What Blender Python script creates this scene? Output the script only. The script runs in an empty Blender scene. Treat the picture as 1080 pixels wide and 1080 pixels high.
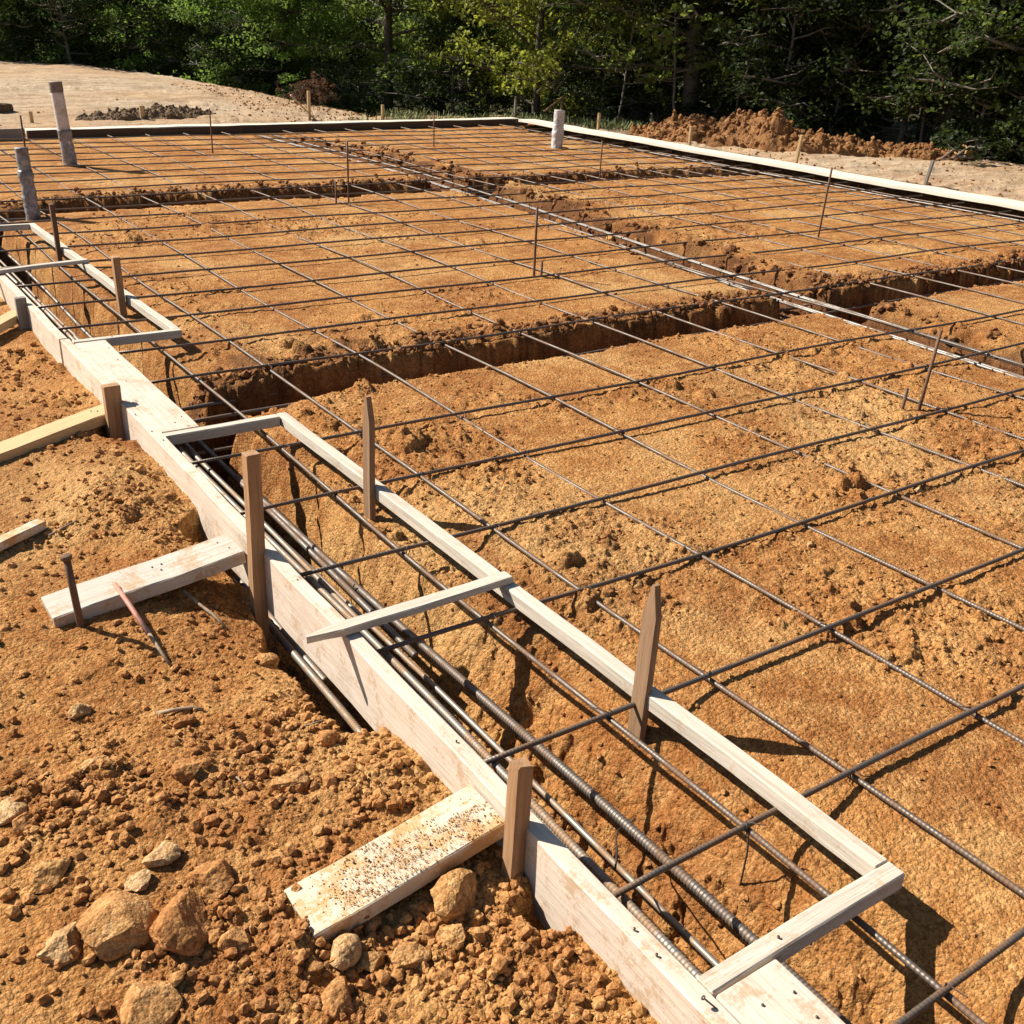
import bpy, math, random
import numpy as np
from mathutils import Vector, Matrix, noise as mnoise

random.seed(7)
rng = np.random.default_rng(11)
SC = bpy.context.scene
COL = SC.collection
PI = math.pi
CAM = Vector((-1.619, -2.842, 1.4056))
ZF = 0.05                      # top of the formwork; z = 0 is the mesh of bars

# ------------------------------------------------------------------ helpers
def tag(o, label=None, cat=None, group=None, kind=None):
    if label: o['label'] = label
    if cat: o['category'] = cat
    if group: o['group'] = group
    if kind: o['kind'] = kind
    return o

def ground_rank(n):
    w = ['first','second','third','fourth','fifth','sixth','seventh','eighth','ninth','tenth','eleventh','twelfth',
         'thirteenth','fourteenth','fifteenth','sixteenth','seventeenth','eighteenth','nineteenth','twentieth',
         'twenty-first','twenty-second','twenty-third','twenty-fourth','twenty-fifth','twenty-sixth','twenty-seventh','twenty-eighth']
    return w[n]

def link(name, me, mat=None, parent=None):
    o = bpy.data.objects.new(name, me)
    COL.objects.link(o)
    if mat is not None and me is not None and not me.materials: me.materials.append(mat)
    if parent is not None: o.parent = parent
    return o

def empty(name, loc):
    o = bpy.data.objects.new(name, None); COL.objects.link(o); o.location = loc
    o.empty_display_size = 0.1
    return o

def mesh_np(name, V, F, smooth=True, mat=None):
    """V (n,3) array, F (m,k) int array of equal sized faces"""
    me = bpy.data.meshes.new(name)
    V = np.asarray(V, dtype=np.float32); F = np.asarray(F, dtype=np.int32)
    m, k = F.shape
    me.vertices.add(len(V)); me.vertices.foreach_set('co', V.ravel())
    me.loops.add(m*k); me.loops.foreach_set('vertex_index', F.ravel())
    me.polygons.add(m)
    me.polygons.foreach_set('loop_start', np.arange(0, m*k, k, dtype=np.int32))
    me.polygons.foreach_set('loop_total', np.full(m, k, dtype=np.int32))
    me.update(calc_edges=True)
    me.polygons.foreach_set('use_smooth', np.full(m, smooth, dtype=bool))
    if mat: me.materials.append(mat)
    return me

def attr_f(me, name, vals):
    a = me.attributes.new(name, 'FLOAT', 'POINT'); a.data.foreach_set('value', np.asarray(vals, dtype=np.float32))

# ------------------------------------------------------------------ numpy noise
def h2(ix, iy, seed):
    a = (ix.astype(np.int64)*374761393 + iy.astype(np.int64)*668265263 + seed*974634777) & 0xFFFFFFFF
    a = ((a ^ (a >> 13))*1274126177) & 0xFFFFFFFF
    a = ((a ^ (a >> 15))*2246822519) & 0xFFFFFFFF
    a ^= a >> 16
    return (a & 0xFFFFFF)/float(0x1000000)

def vn(x, y, seed=0):
    ix = np.floor(x); iy = np.floor(y); fx = x-ix; fy = y-iy
    fx = fx*fx*fx*(fx*(fx*6-15)+10); fy = fy*fy*fy*(fy*(fy*6-15)+10)
    a = h2(ix, iy, seed); b = h2(ix+1, iy, seed); c = h2(ix, iy+1, seed); d = h2(ix+1, iy+1, seed)
    return (a+(b-a)*fx)*(1-fy) + (c+(d-c)*fx)*fy - 0.5

def fbm(x, y, octv=4, seed=0, gain=0.5):
    s = 0; a = 1.0; ca, sa = 0.8, 0.6
    for i in range(octv):
        s = s + a*vn(x+17.3*i, y-9.1*i, seed+i)
        x, y = 2.03*(ca*x-sa*y), 2.03*(sa*x+ca*y); a *= gain
    return s

def ss(a, b, x):
    t = np.clip((x-a)/(b-a), 0, 1); return t*t*(3-2*t)

def clods(x, y, cell, seed, prob):
    """height field of angular lumps, about a third of a cell across"""
    u = x/cell; v = y/cell; iu = np.floor(u); iv = np.floor(v); out = np.zeros_like(u)
    for di in (-1, 0, 1):
        for dj in (-1, 0, 1):
            cx = iu+di; cy = iv+dj
            r = 0.14+0.34*h2(cx, cy, seed+3)**2
            dx = u-(cx+0.15+0.7*h2(cx, cy, seed)); dy = v-(cy+0.15+0.7*h2(cx, cy, seed+1))
            th = h2(cx, cy, seed+4)*PI; c = np.cos(th); s = np.sin(th)
            a = (c*dx+s*dy)/(0.75+0.5*h2(cx, cy, seed+5)); b = -s*dx+c*dy
            d = 0.55*np.maximum(np.abs(a), np.abs(b)) + 0.45*np.sqrt(a*a+b*b) + 0.12*np.abs(a+0.6*b)
            live = h2(cx, cy, seed+2) < prob
            hh = np.where(live & (d < r), np.minimum(np.sqrt(np.maximum(r*r-d*d, 0)), r*0.8+0.4*r*(c*a+s*b)/np.maximum(r, 1e-3)*0.5), 0)
            out = np.maximum(out, hh)
    return out*cell

# ------------------------------------------------------------------ the ground as a height field
YB = np.array([-6., 0., 2., 4.5, 7., 11.]); XB = np.array([3.12, 3.16, 3.30, 3.60, 3.78, 3.72])   # the long beam trench
CB = np.radians([-60, 0, 9.8, 12.2, 16.0, 19.5, 22.7, 24.8, 26.9, 31, 35, 42, 54, 60, 110])       # crest by bearing
CD = np.array([30, 30, 26, 25.6, 25., 22.5, 20.5, 19.3, 18.3, 19.0, 19.0, 18.3, 17.6, 16.6, 16.])
CZ = np.array([.25, .25, .25, .24, .16, .087, 0.0, -.05, -.10, -.10, -.10, -.10, -.10, -.10, -.10])

def base_ground(X, Y):
    w1 = fbm(X*2.1, Y*2.1, 4, 5); w2 = fbm(X*7+3, Y*7, 3, 9)
    wob = 0.10*w1 + 0.05*w2
    z = -0.060 + 0.046*ss(-0.25, 0.08, X) - 0.030*np.maximum(ss(8.0, 11.0, Y), ss(5.5, 7.8, X)) + 0.010*fbm(X*0.9, Y*0.9, 3, 21)
    # --- outside, left of the front form
    zo = -0.075 + 0.055*fbm(X*1.7, Y*1.7, 3, 31) + 0.004*ss(-0.95, -0.72, X)
    zo += 0.060*np.exp(-(((X+0.90)/0.17)**2+((Y-0.55)/0.30)**2))
    zo += 0.012*np.exp(-(((X+0.80)/0.12)**2+((Y+1.22)/0.13)**2))
    zo += 0.040*np.exp(-(((X+1.135)/0.05)**2+((Y+1.565)/0.05)**2))
    zo += -0.05*np.exp(-(((X+0.76)/0.08)**2+((Y+0.45)/0.55)**2))
    z = np.where(X < -0.69, zo, z)
    # --- trenches, as depth below the surface
    deep = ss(-1.15, -0.35, Y)
    fl = -0.31 - 0.15*deep + 0.03*w1
    lip = -0.285 + 0.05*w1 + 0.03*w2 + 0.10*(1-deep) + 0.07*ss(-0.15, 0.3, Y)*(1-ss(0.9, 1.2, Y))
    lip = lip + 0.012*fbm(X*13+2, Y*13, 3, 131)
    foot = lip - 0.03 - 0.09 - 0.15*(1-deep) - 0.04*w2
    prof = np.clip((X-foot)/(lip-foot), 0, 1); prof = 0.55*prof + 0.45*ss(0, 1, prof)
    outer = ss(-0.700, -0.668, X)
    hole = np.where((Y > -1.10) & (Y < -0.02), ss(-1.08, -0.98, Y+0.3*w2)*(1-ss(-0.12, -0.02, Y+0.3*w2)), 0)
    hole = np.maximum(hole, np.exp(-(((Y-0.11)/0.075)**2)**2)*0.95)
    hole = np.maximum(hole, np.exp(-(((Y-1.05)/0.09)**2)**2)*0.95)
    hole = np.maximum(hole, 0.6*np.exp(-(((Y+1.73)/0.05)**2)**2))
    hw = -0.722 - 0.055*hole*np.maximum(1-ss(-0.58, -0.44, Y), ss(-0.02, 0.05, Y)) + 0.03*w2
    outer = np.maximum(outer, hole*ss(hw-0.03, hw+0.01, X))
    tr = outer*(1-prof)
    z = z*(1-tr) + fl*tr
    def carve(z, m, depth):
        return np.where(m > 0, np.minimum(z, z*(1-m)+depth*m), z)
    moist_shade = np.zeros_like(X)  # mask of dug reddish soil, also carrying the shade painted into the trenches
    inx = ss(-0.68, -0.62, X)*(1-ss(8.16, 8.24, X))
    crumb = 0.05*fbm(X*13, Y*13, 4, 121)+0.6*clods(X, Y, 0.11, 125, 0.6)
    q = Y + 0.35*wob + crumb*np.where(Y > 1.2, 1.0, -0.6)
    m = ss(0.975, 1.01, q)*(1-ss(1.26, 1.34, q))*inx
    z = carve(z, m, -0.55+0.03*w2); moist_shade = np.maximum(moist_shade, ss(0.05, 0.4, m))
    moist_shade = np.maximum(moist_shade, 0.8*inx*np.exp(-((Y-1.44+0.3*w2)/0.09)**2))
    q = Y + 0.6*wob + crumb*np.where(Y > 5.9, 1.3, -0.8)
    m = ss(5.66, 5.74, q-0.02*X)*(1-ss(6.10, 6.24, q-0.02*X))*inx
    z = carve(z, m, -0.46+0.04*w2); moist_shade = np.maximum(moist_shade, ss(0.05, 0.4, m))
    moist_shade = np.maximum(moist_shade, 0.7*inx*np.exp(-((Y-6.30+0.3*w2)/0.13)**2))
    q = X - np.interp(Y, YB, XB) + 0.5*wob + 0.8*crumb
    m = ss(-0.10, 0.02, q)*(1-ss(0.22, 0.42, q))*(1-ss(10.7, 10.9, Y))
    z = carve(z, m, -0.22+0.05*w2); moist_shade = np.maximum(moist_shade, ss(0.05, 0.5, m))
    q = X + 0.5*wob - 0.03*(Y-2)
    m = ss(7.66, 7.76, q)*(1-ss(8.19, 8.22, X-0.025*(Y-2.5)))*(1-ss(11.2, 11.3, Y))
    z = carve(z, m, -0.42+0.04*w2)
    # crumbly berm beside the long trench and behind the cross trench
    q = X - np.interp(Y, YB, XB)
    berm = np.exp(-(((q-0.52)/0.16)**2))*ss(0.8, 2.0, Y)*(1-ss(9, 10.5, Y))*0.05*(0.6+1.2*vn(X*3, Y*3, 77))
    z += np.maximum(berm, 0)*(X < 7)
    moist_shade = np.maximum(moist_shade, np.clip(np.exp(-(((q-0.36+0.2*w2)/0.11)**2))*(Y < 10.8)*(0.8+1.2*w1), 0, 1))
    # --- beyond the forms
    R = np.hypot(X-CAM.x, Y-CAM.y); B = np.arctan2(X-CAM.x, Y-CAM.y)
    z += 0.05*np.exp(-(((X-8.75)/0.22)**2))*(0.5+1.6*np.clip(w1+0.3, 0, 1))*(Y < 11.5)
    far = np.maximum(ss(11.0, 11.6, Y-0.08*X), ss(8.35, 8.6, X-0.03*(Y-2)))
    cd = np.interp(B, CB, CD) + 1.0*vn(X*0.3, Y*0.3, 41); cz = np.interp(B, CB, CZ)
    t = np.clip((R-11)/np.maximum(cd-11, 1), 0, 1)
    zf = -0.08 + (cz+0.08)*t*t*(3-2*t) + 0.05*fbm(X*0.7, Y*0.7, 4, 51)
    drop = np.maximum(R-cd, 0)
    zf -= 1.25*ss(0, 7, drop)
    zf += 0.022*ss(9.5, 10.3, X)*fbm(X*2.5, Y*2.5, 3, 53)
    z = np.where(Y > -50, z*(1-far)+zf*far, z)
    # pale sand beyond, leaf litter under the trees
    pale = np.clip(far*(0.85+0.5*fbm(X*0.5, Y*0.5, 3, 61)), 0, 1)
    litter = ss(0.3, 2.0, drop + 1.2*vn(X*1.2, Y*1.2, 63))
    return z, pale, litter, w1, w2, moist_shade*(1-far)

def ground(X, Y, cell=None):
    """full detail; cell is the mesh spacing, finer relief than that is left out"""
    z, pale, litter, w1, w2, moist_shade = base_ground(X, Y)
    if cell is None: cell = np.full_like(X, 0.002)
    k = lambda wl: np.clip(1.6-2.2*cell/wl, 0, 1)
    left = 1-ss(-0.72, -0.66, X)
    loose = 0.44 + 2.1*fbm(X*1.3+5, Y*1.3, 3, 71) + 0.7*fbm(X*5, Y*5, 2, 73)
    rub = np.full_like(X, 0.10)
    for rx, ry, rr_, ra in ((-1.14, -1.52, 0.17, 0.95), (-1.36, -1.50, 0.15, 0.6), (-0.95, -1.72, 0.17, 0.8), (-1.00, -1.02, 0.14, 0.55), (-1.36, -1.02, 0.15, 0.6), (-0.80, -0.85, 0.10, 0.5),
                           (-1.22, 0.32, 0.13, 0.6), (-0.86, 0.35, 0.20, 0.45), (-0.95, 1.5, 0.30, 0.6), (-0.85, 2.1, 0.30, 0.9), (-1.1, 2.3, 0.3, 0.6), (-1.28, -0.75, 0.13, 0.3), (-0.85, -1.28, 0.10, 0.4)):
        rub += ra*np.exp(-(((X-rx)**2+(Y-ry)**2)/rr_**2))
    loose = np.clip(np.where(X < -0.69, 0.45*loose + rub*(0.9+1.2*fbm(X*8, Y*8, 2, 74)), loose), 0.06, 1.35)
    # soil is looser around the trench lips
    lip = np.exp(-(((Y-1.45)/0.16)**2)) + np.exp(-(((Y-6.35)/0.2)**2)) + np.exp(-(((X-np.interp(Y, YB, XB)-0.45)/0.2)**2))*(Y < 10.6)
    lip = np.where((X > -0.5) & (X < 8) & (Y < 11), lip, 0)
    loose = np.clip(loose + 0.7*lip, 0.05, 1.6)
    tr = ss(-0.10, -0.2, z)*(X > -0.7)*(1-pale)
    z += 0.013*loose*fbm(X*9, Y*9, 3, 81)*k(0.11)
    z += (0.006*loose+0.0022)*fbm(X*38, Y*38, 3, 91)*np.maximum(k(0.026), 0.75*k(0.07))
    z += 0.0030*fbm(X*150, Y*150, 2, 95)*np.maximum(k(0.0066), 0.8*k(0.02))
    z += 0.90*clods(X, Y, 0.17, 200, 0.16+0.5*np.clip(lip, 0, 1))*np.clip(loose-0.55, 0, 1)*k(0.06)
    z += 0.80*clods(X, Y, 0.075, 300, 0.55)*np.clip(loose-0.26, 0, 1)*np.maximum(k(0.03), k(0.06)*0.8)
    z += 0.70*clods(X+0.3, Y, 0.034, 400, 0.75)*np.clip(loose-0.02, 0.22, 1)*np.maximum(k(0.015), k(0.04)*0.8)
    z += 0.55*clods(X+0.1, Y+0.2, 0.015, 500, 0.75)*np.clip(loose+0.2, 0.5, 1.1)*np.maximum(k(0.007), k(0.02)*0.8)
    z += tr*(0.045*fbm(X*11, Y*11, 4, 97) + 0.9*clods(X, Y, 0.09, 140, 0.7) + 0.8*clods(X, Y, 0.04, 150, 0.7))*k(0.03)*np.where(X < -0.15, 1.0, 0.5)
    z += pale*(0.045*fbm(X*2.2, Y*4.0, 5, 101) + 0.6*clods(X, Y, 0.20, 620, 0.55)*ss(0.0, 0.35, fbm(X*0.5, Y*0.9, 3, 607)+0.16*ss(3, 6, X)) + 0.25*clods(X, Y, 0.42, 600, 0.5)*ss(0, 0.4, fbm(X*0.35, Y*0.35, 2, 603)+0.25)*0.5)
    return z, pale, litter, loose, moist_shade

def gz(x, y):
    return float(ground(np.array([x], dtype=float), np.array([y], dtype=float))[0][0])

# ------------------------------------------------------------------ materials
def new_mat(name):
    m = bpy.data.materials.new(name); m.use_nodes = True
    nt = m.node_tree; nt.nodes.clear()
    out = nt.nodes.new('ShaderNodeOutputMaterial'); b = nt.nodes.new('ShaderNodeBsdfPrincipled')
    nt.links.new(b.outputs[0], out.inputs[0])
    return m, nt, b, out

def N(nt, t, **kw):
    n = nt.nodes.new(t)
    for k, v in kw.items():
        if k.startswith('i_'):
            n.inputs[int(k[2:]) if k[2:].isdigit() else k[2:].replace('_', ' ')].default_value = v
        else: setattr(n, k, v)
    return n

def mixc(nt, fac, a, b, mode='MIX'):
    n = nt.nodes.new('ShaderNodeMix'); n.data_type = 'RGBA'; n.blend_type = mode
    for s, v in ((n.inputs[0], fac), (n.inputs[6], a), (n.inputs[7], b)):
        if hasattr(v, 'links') or hasattr(v, 'is_linked'): nt.links.new(v, s)
        else: s.default_value = v if not isinstance(v, tuple) else (v if len(v) == 4 else (*v, 1))
    return n.outputs[2]

def ramp(nt, src, stops):
    r = nt.nodes.new('ShaderNodeValToRGB'); e = r.color_ramp.elements
    while len(e) < len(stops): e.new(0.5)
    for i, (p, c) in enumerate(stops):
        e[i].position = p; e[i].color = (c, c, c, 1) if not isinstance(c, tuple) else (*c, 1)
    nt.links.new(src, r.inputs[0]); return r.outputs[0]

def noise_tex(nt, vec, scale, detail=4, rough=0.55, out=0):
    n = nt.nodes.new('ShaderNodeTexNoise'); n.inputs['Scale'].default_value = scale
    n.inputs['Detail'].default_value = detail; n.inputs['Roughness'].default_value = rough
    if vec is not None: nt.links.new(vec, n.inputs['Vector'])
    return n.outputs[out]

def bump(nt, b, h, dist, strength=1.0):
    n = nt.nodes.new('ShaderNodeBump'); n.inputs['Distance'].default_value = dist; n.inputs['Strength'].default_value = strength
    nt.links.new(h, n.inputs['Height']); nt.links.new(n.outputs[0], b.inputs['Normal']); return n

SOIL_A = (0.535, 0.246, 0.074); SOIL_B = (0.380, 0.150, 0.042); SOIL_C = (0.66, 0.355, 0.126)

def soil_material(name, a=SOIL_A, b_=SOIL_B, c=SOIL_C, attrs=False, relief=1.0):
    m, nt, b, out = new_mat(name)
    g = N(nt, 'ShaderNodeNewGeometry').outputs['Position']
    big = noise_tex(nt, g, 1.6, 5, 0.6); mid = noise_tex(nt, g, 14, 5, 0.65); fine = noise_tex(nt, g, 160, 4, 0.7)
    col = mixc(nt, ramp(nt, big, [(0.40, 0.0), (0.58, 1.0)]), b_, a)
    col = mixc(nt, ramp(nt, mid, [(0.45, 0.0), (0.68, 0.8)]), col, c)
    col = mixc(nt, ramp(nt, fine, [(0.36, 0.45), (0.5, 0.0)]), col, (b_[0]*0.75, b_[1]*0.7, b_[2]*0.7))
    col = mixc(nt, ramp(nt, fine, [(0.57, 0.0), (0.70, 0.55)]), col, (0.60, 0.40, 0.19))
    if attrs:
        dust = noise_tex(nt, g, 0.8, 6, 0.65)
        col = mixc(nt, ramp(nt, dust, [(0.50, 0.0), (0.64, 0.65)]), col, (0.64, 0.385, 0.155))
        damp = noise_tex(nt, g, 2.7, 6, 0.7)
        col = mixc(nt, ramp(nt, damp, [(0.36, 0.6), (0.47, 0.0)]), col, (0.30, 0.115, 0.036))
        def at(n):
            q = N(nt, 'ShaderNodeAttribute'); q.attribute_name = n; return q.outputs['Fac']
        wet_shade = mixc(nt, mid, (0.105, 0.042, 0.018), (0.20, 0.086, 0.032))
        col = mixc(nt, at('moist_shade'), col, wet_shade)  # dug soil's own darker red, deepened further to paint shade in the trenches
        spot = noise_tex(nt, g, 34, 6, 0.75)
        col = mixc(nt, ramp(nt, spot, [(0.33, 0.7), (0.43, 0.0)]), col, (0.23, 0.10, 0.034))
        sand = mixc(nt, mid, (0.53, 0.39, 0.255), (0.63, 0.49, 0.335))
        streak = N(nt, 'ShaderNodeMapping'); streak.inputs['Scale'].default_value = (0.5, 3.2, 1)
        streak.inputs['Rotation'].default_value = (0, 0, 0.35)
        nt.links.new(g, streak.inputs['Vector'])
        st = noise_tex(nt, streak.outputs[0], 1.8, 5, 0.65)
        sand = mixc(nt, ramp(nt, st, [(0.42, 0.75), (0.52, 0.0)]), sand, (0.38, 0.26, 0.155))
        sand = mixc(nt, ramp(nt, noise_tex(nt, g, 6, 7, 0.8), [(0.38, 0.75), (0.46, 0.0)]), sand, (0.28, 0.18, 0.10))
        col = mixc(nt, at('pale'), col, sand)
        lit = mixc(nt, mid, (0.055, 0.05, 0.022), (0.10, 0.085, 0.035))
        col = mixc(nt, at('litter'), col, lit)
    nt.links.new(col, b.inputs['Base Color'])
    b.inputs['Roughness'].default_value = 0.96; b.inputs['Specular IOR Level'].default_value = 0.12
    def grain(scale, power):
        v = N(nt, 'ShaderNodeTexVoronoi'); v.inputs['Scale'].default_value = scale; nt.links.new(g, v.inputs['Vector'])
        p = N(nt, 'ShaderNodeMath', operation='POWER'); nt.links.new(v.outputs['Distance'], p.inputs[0]); p.inputs[1].default_value = power
        q = N(nt, 'ShaderNodeMath', operation='SUBTRACT'); q.inputs[0].default_value = 1.0; nt.links.new(p.outputs[0], q.inputs[1])
        return q.outputs[0], v.outputs['Color']
    g1, c1 = grain(85, 1.6); g2, c2 = grain(210, 1.5); lump = noise_tex(nt, g, 40, 6, 0.8)
    def madd(x, k, y):
        n_ = N(nt, 'ShaderNodeMath', operation='MULTIPLY_ADD'); nt.links.new(x, n_.inputs[0]); n_.inputs[1].default_value = k
        if y is None: n_.inputs[2].default_value = 0
        else: nt.links.new(y, n_.inputs[2])
        return n_.outputs[0]
    h = madd(g1, 1.0, madd(g2, 0.45, madd(lump, 1.6, None)))
    if attrs: h = madd(noise_tex(nt, g, 11, 7, 0.8), 3.2, h)
    bump(nt, b, h, 0.0065*relief, 1.0)
    # each grain has its own tint
    hs = N(nt, 'ShaderNodeSeparateColor'); nt.links.new(c2, hs.inputs[0])
    tint = ramp(nt, hs.outputs[0], [(0.0, (0.72, 0.68, 0.62)), (0.5, (1.0, 1.0, 1.0)), (1.0, (1.16, 1.2, 1.28))])
    hs1 = N(nt, 'ShaderNodeSeparateColor'); nt.links.new(c1, hs1.inputs[0])
    tint1 = ramp(nt, hs1.outputs[1], [(0.0, (0.78, 0.73, 0.68)), (0.55, (1.0, 1.0, 1.0)), (1.0, (1.1, 1.12, 1.15))])
    fin = mixc(nt, 1.0, mixc(nt, 1.0, col, tint, 'MULTIPLY'), tint1, 'MULTIPLY')
    nt.links.new(fin, b.inputs['Base Color'])
    return m

M_SOIL = soil_material('soil', attrs=True)
M_CLOD = soil_material('soil_lumps', (0.46, 0.215, 0.072), (0.34, 0.140, 0.047), (0.58, 0.315, 0.118), relief=0.35)
M_CRUMB = soil_material('dry_soil_crumbs', (0.56, 0.33, 0.13), (0.46, 0.24, 0.09), (0.62, 0.40, 0.18), relief=0.1)
M_DARKSOIL = soil_material('dark_topsoil', (0.22, 0.145, 0.085), (0.14, 0.088, 0.05), (0.31, 0.215, 0.13))
M_REDSOIL = soil_material('red_soil', (0.33, 0.155, 0.060), (0.22, 0.096, 0.037), (0.44, 0.235, 0.098))
M_MOISTCLOD = soil_material('moist_soil_lumps', (0.27, 0.118, 0.044), (0.18, 0.074, 0.028), (0.38, 0.185, 0.072), relief=0.4)

def wood(name, base, dark, dirt=0.3, grain=1.0, patch=0.25, specks=1.0, dirtcol=(0.40, 0.22, 0.085)):
    m, nt, b, out = new_mat(name)
    tc = N(nt, 'ShaderNodeTexCoord').outputs['Object']; oi = N(nt, 'ShaderNodeObjectInfo').outputs['Random']
    off = N(nt, 'ShaderNodeVectorMath', operation='ADD'); nt.links.new(tc, off.inputs[0])
    sc = N(nt, 'ShaderNodeMath', operation='MULTIPLY'); nt.links.new(oi, sc.inputs[0]); sc.inputs[1].default_value = 13.0
    nt.links.new(sc.outputs[0], off.inputs[1])
    mp = N(nt, 'ShaderNodeMapping'); mp.inputs['Scale'].default_value = (1.2, 26, 26); nt.links.new(off.outputs[0], mp.inputs['Vector'])
    gr = noise_tex(nt, mp.outputs[0], 3.0, 6, 0.6)
    mp2 = N(nt, 'ShaderNodeMapping'); mp2.inputs['Scale'].default_value = (3.5, 60, 60); nt.links.new(off.outputs[0], mp2.inputs['Vector'])
    gr2 = noise_tex(nt, mp2.outputs[0], 4.0, 3, 0.6)
    col = mixc(nt, ramp(nt, gr, [(0.35, 0.65*grain), (0.62, 0.0)]), base, dark)
    col = mixc(nt, ramp(nt, gr2, [(0.30, 0.5*grain), (0.42, 0.0)]), col, tuple(x*0.75 for x in dark))
    pt = noise_tex(nt, off.outputs[0], 5.0, 4, 0.6)
    col = mixc(nt, ramp(nt, pt, [(0.40, patch), (0.62, 0.0)]), col, tuple(x*0.8 for x in base))
    # knots
    kv = N(nt, 'ShaderNodeTexVoronoi'); kv.inputs['Scale'].default_value = 4.0; kv.inputs['Randomness'].default_value = 1.0
    mp3 = N(nt, 'ShaderNodeMapping'); mp3.inputs['Scale'].default_value = (1.0, 2.0, 2.0); nt.links.new(off.outputs[0], mp3.inputs['Vector'])
    nt.links.new(mp3.outputs[0], kv.inputs['Vector'])
    col = mixc(nt, ramp(nt, kv.outputs['Distance'], [(0.035, 0.75), (0.07, 0.0)]), col, tuple(x*0.55 for x in dark))
    # splashed soil
    geo = N(nt, 'ShaderNodeNewGeometry').outputs['Position']
    d1 = noise_tex(nt, geo, 11, 6, 0.72); d2 = noise_tex(nt, geo, 120, 3, 0.6)
    dm = N(nt, 'ShaderNodeMath', operation='ADD'); nt.links.new(d1, dm.inputs[0])
    dq = N(nt, 'ShaderNodeMath', operation='MULTIPLY'); nt.links.new(d2, dq.inputs[0]); dq.inputs[1].default_value = 0.35; nt.links.new(dq.outputs[0], dm.inputs[1])
    dmask = ramp(nt, dm.outputs[0], [(0.80-0.22*dirt, 0.0), (0.90-0.20*dirt, min(1, 0.9*dirt+0.15))])
    col = mixc(nt, dmask, col, dirtcol)
    sp = N(nt, 'ShaderNodeTexVoronoi'); sp.inputs['Scale'].default_value = 95; nt.links.new(geo, sp.inputs['Vector'])
    spm = ramp(nt, sp.outputs['Distance'], [(0.12, (0.7*dirt+0.1)*specks), (0.2, 0.0)])
    spn = ramp(nt, noise_tex(nt, geo, 6, 3, 0.6), [(0.5, 0.0), (0.62, 1.0)])
    mm = N(nt, 'ShaderNodeMath', operation='MULTIPLY'); nt.links.new(spm, mm.inputs[0]); nt.links.new(spn, mm.inputs[1])
    col = mixc(nt, mm.outputs[0], col, (0.16, 0.085, 0.035))
    nt.links.new(col, b.inputs['Base Color'])
    b.inputs['Roughness'].default_value = 0.8; b.inputs['Specular IOR Level'].default_value = 0.25
    hs = N(nt, 'ShaderNodeMath', operation='ADD'); nt.links.new(gr, hs.inputs[0]); nt.links.new(gr2, hs.inputs[1])
    bump(nt, b, hs.outputs[0], 0.002, 0.6)
    return m

M_FORM = wood('pale_form_lumber', (0.74, 0.605, 0.48), (0.47, 0.34, 0.235), dirt=0.42, grain=0.8, patch=0.45)
M_PLANK = wood('pale_plank_lumber', (0.70, 0.59, 0.475), (0.42, 0.32, 0.22), dirt=0.42, grain=0.8, patch=0.5)
M_FRAME = wood('dry_grey_lumber', (0.66, 0.57, 0.46), (0.37, 0.29, 0.21), dirt=0.25, grain=1.0, patch=0.45)
M_STAKE = wood('weathered_stake_wood', (0.36, 0.215, 0.12), (0.14, 0.076, 0.040), dirt=0.1, grain=1.0)
M_BROWN = wood('brown_stake_wood', (0.46, 0.265, 0.135), (0.22, 0.112, 0.052), dirt=0.15, grain=0.9)
M_GREYPLANK = wood('weathered_plank', (0.56, 0.50, 0.42), (0.34, 0.28, 0.21), dirt=0.5, grain=0.9, patch=0.5)
M_YELLOW = wood('new_stake_wood', (0.62, 0.43, 0.22), (0.42, 0.26, 0.12), dirt=0.1, grain=0.6)
M_BRACE = wood('soil_splashed_lumber', (0.68, 0.56, 0.42), (0.50, 0.38, 0.26), dirt=0.80, grain=0.6, specks=0.25, dirtcol=(0.54, 0.29, 0.105))
M_FARFORM = wood('sunbleached_lumber', (0.74, 0.66, 0.53), (0.55, 0.45, 0.32), dirt=0.05, grain=0.5)
M_SHADEBOARD = wood('shade_dark_board', (0.10, 0.070, 0.045), (0.05, 0.033, 0.02), dirt=0.1, grain=0.8)  # shade on the form faces, put into the board colour
M_GREYWOOD = wood('grey_weathered_board', (0.30, 0.265, 0.225), (0.17, 0.145, 0.115), dirt=0.1, grain=0.8)

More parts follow.
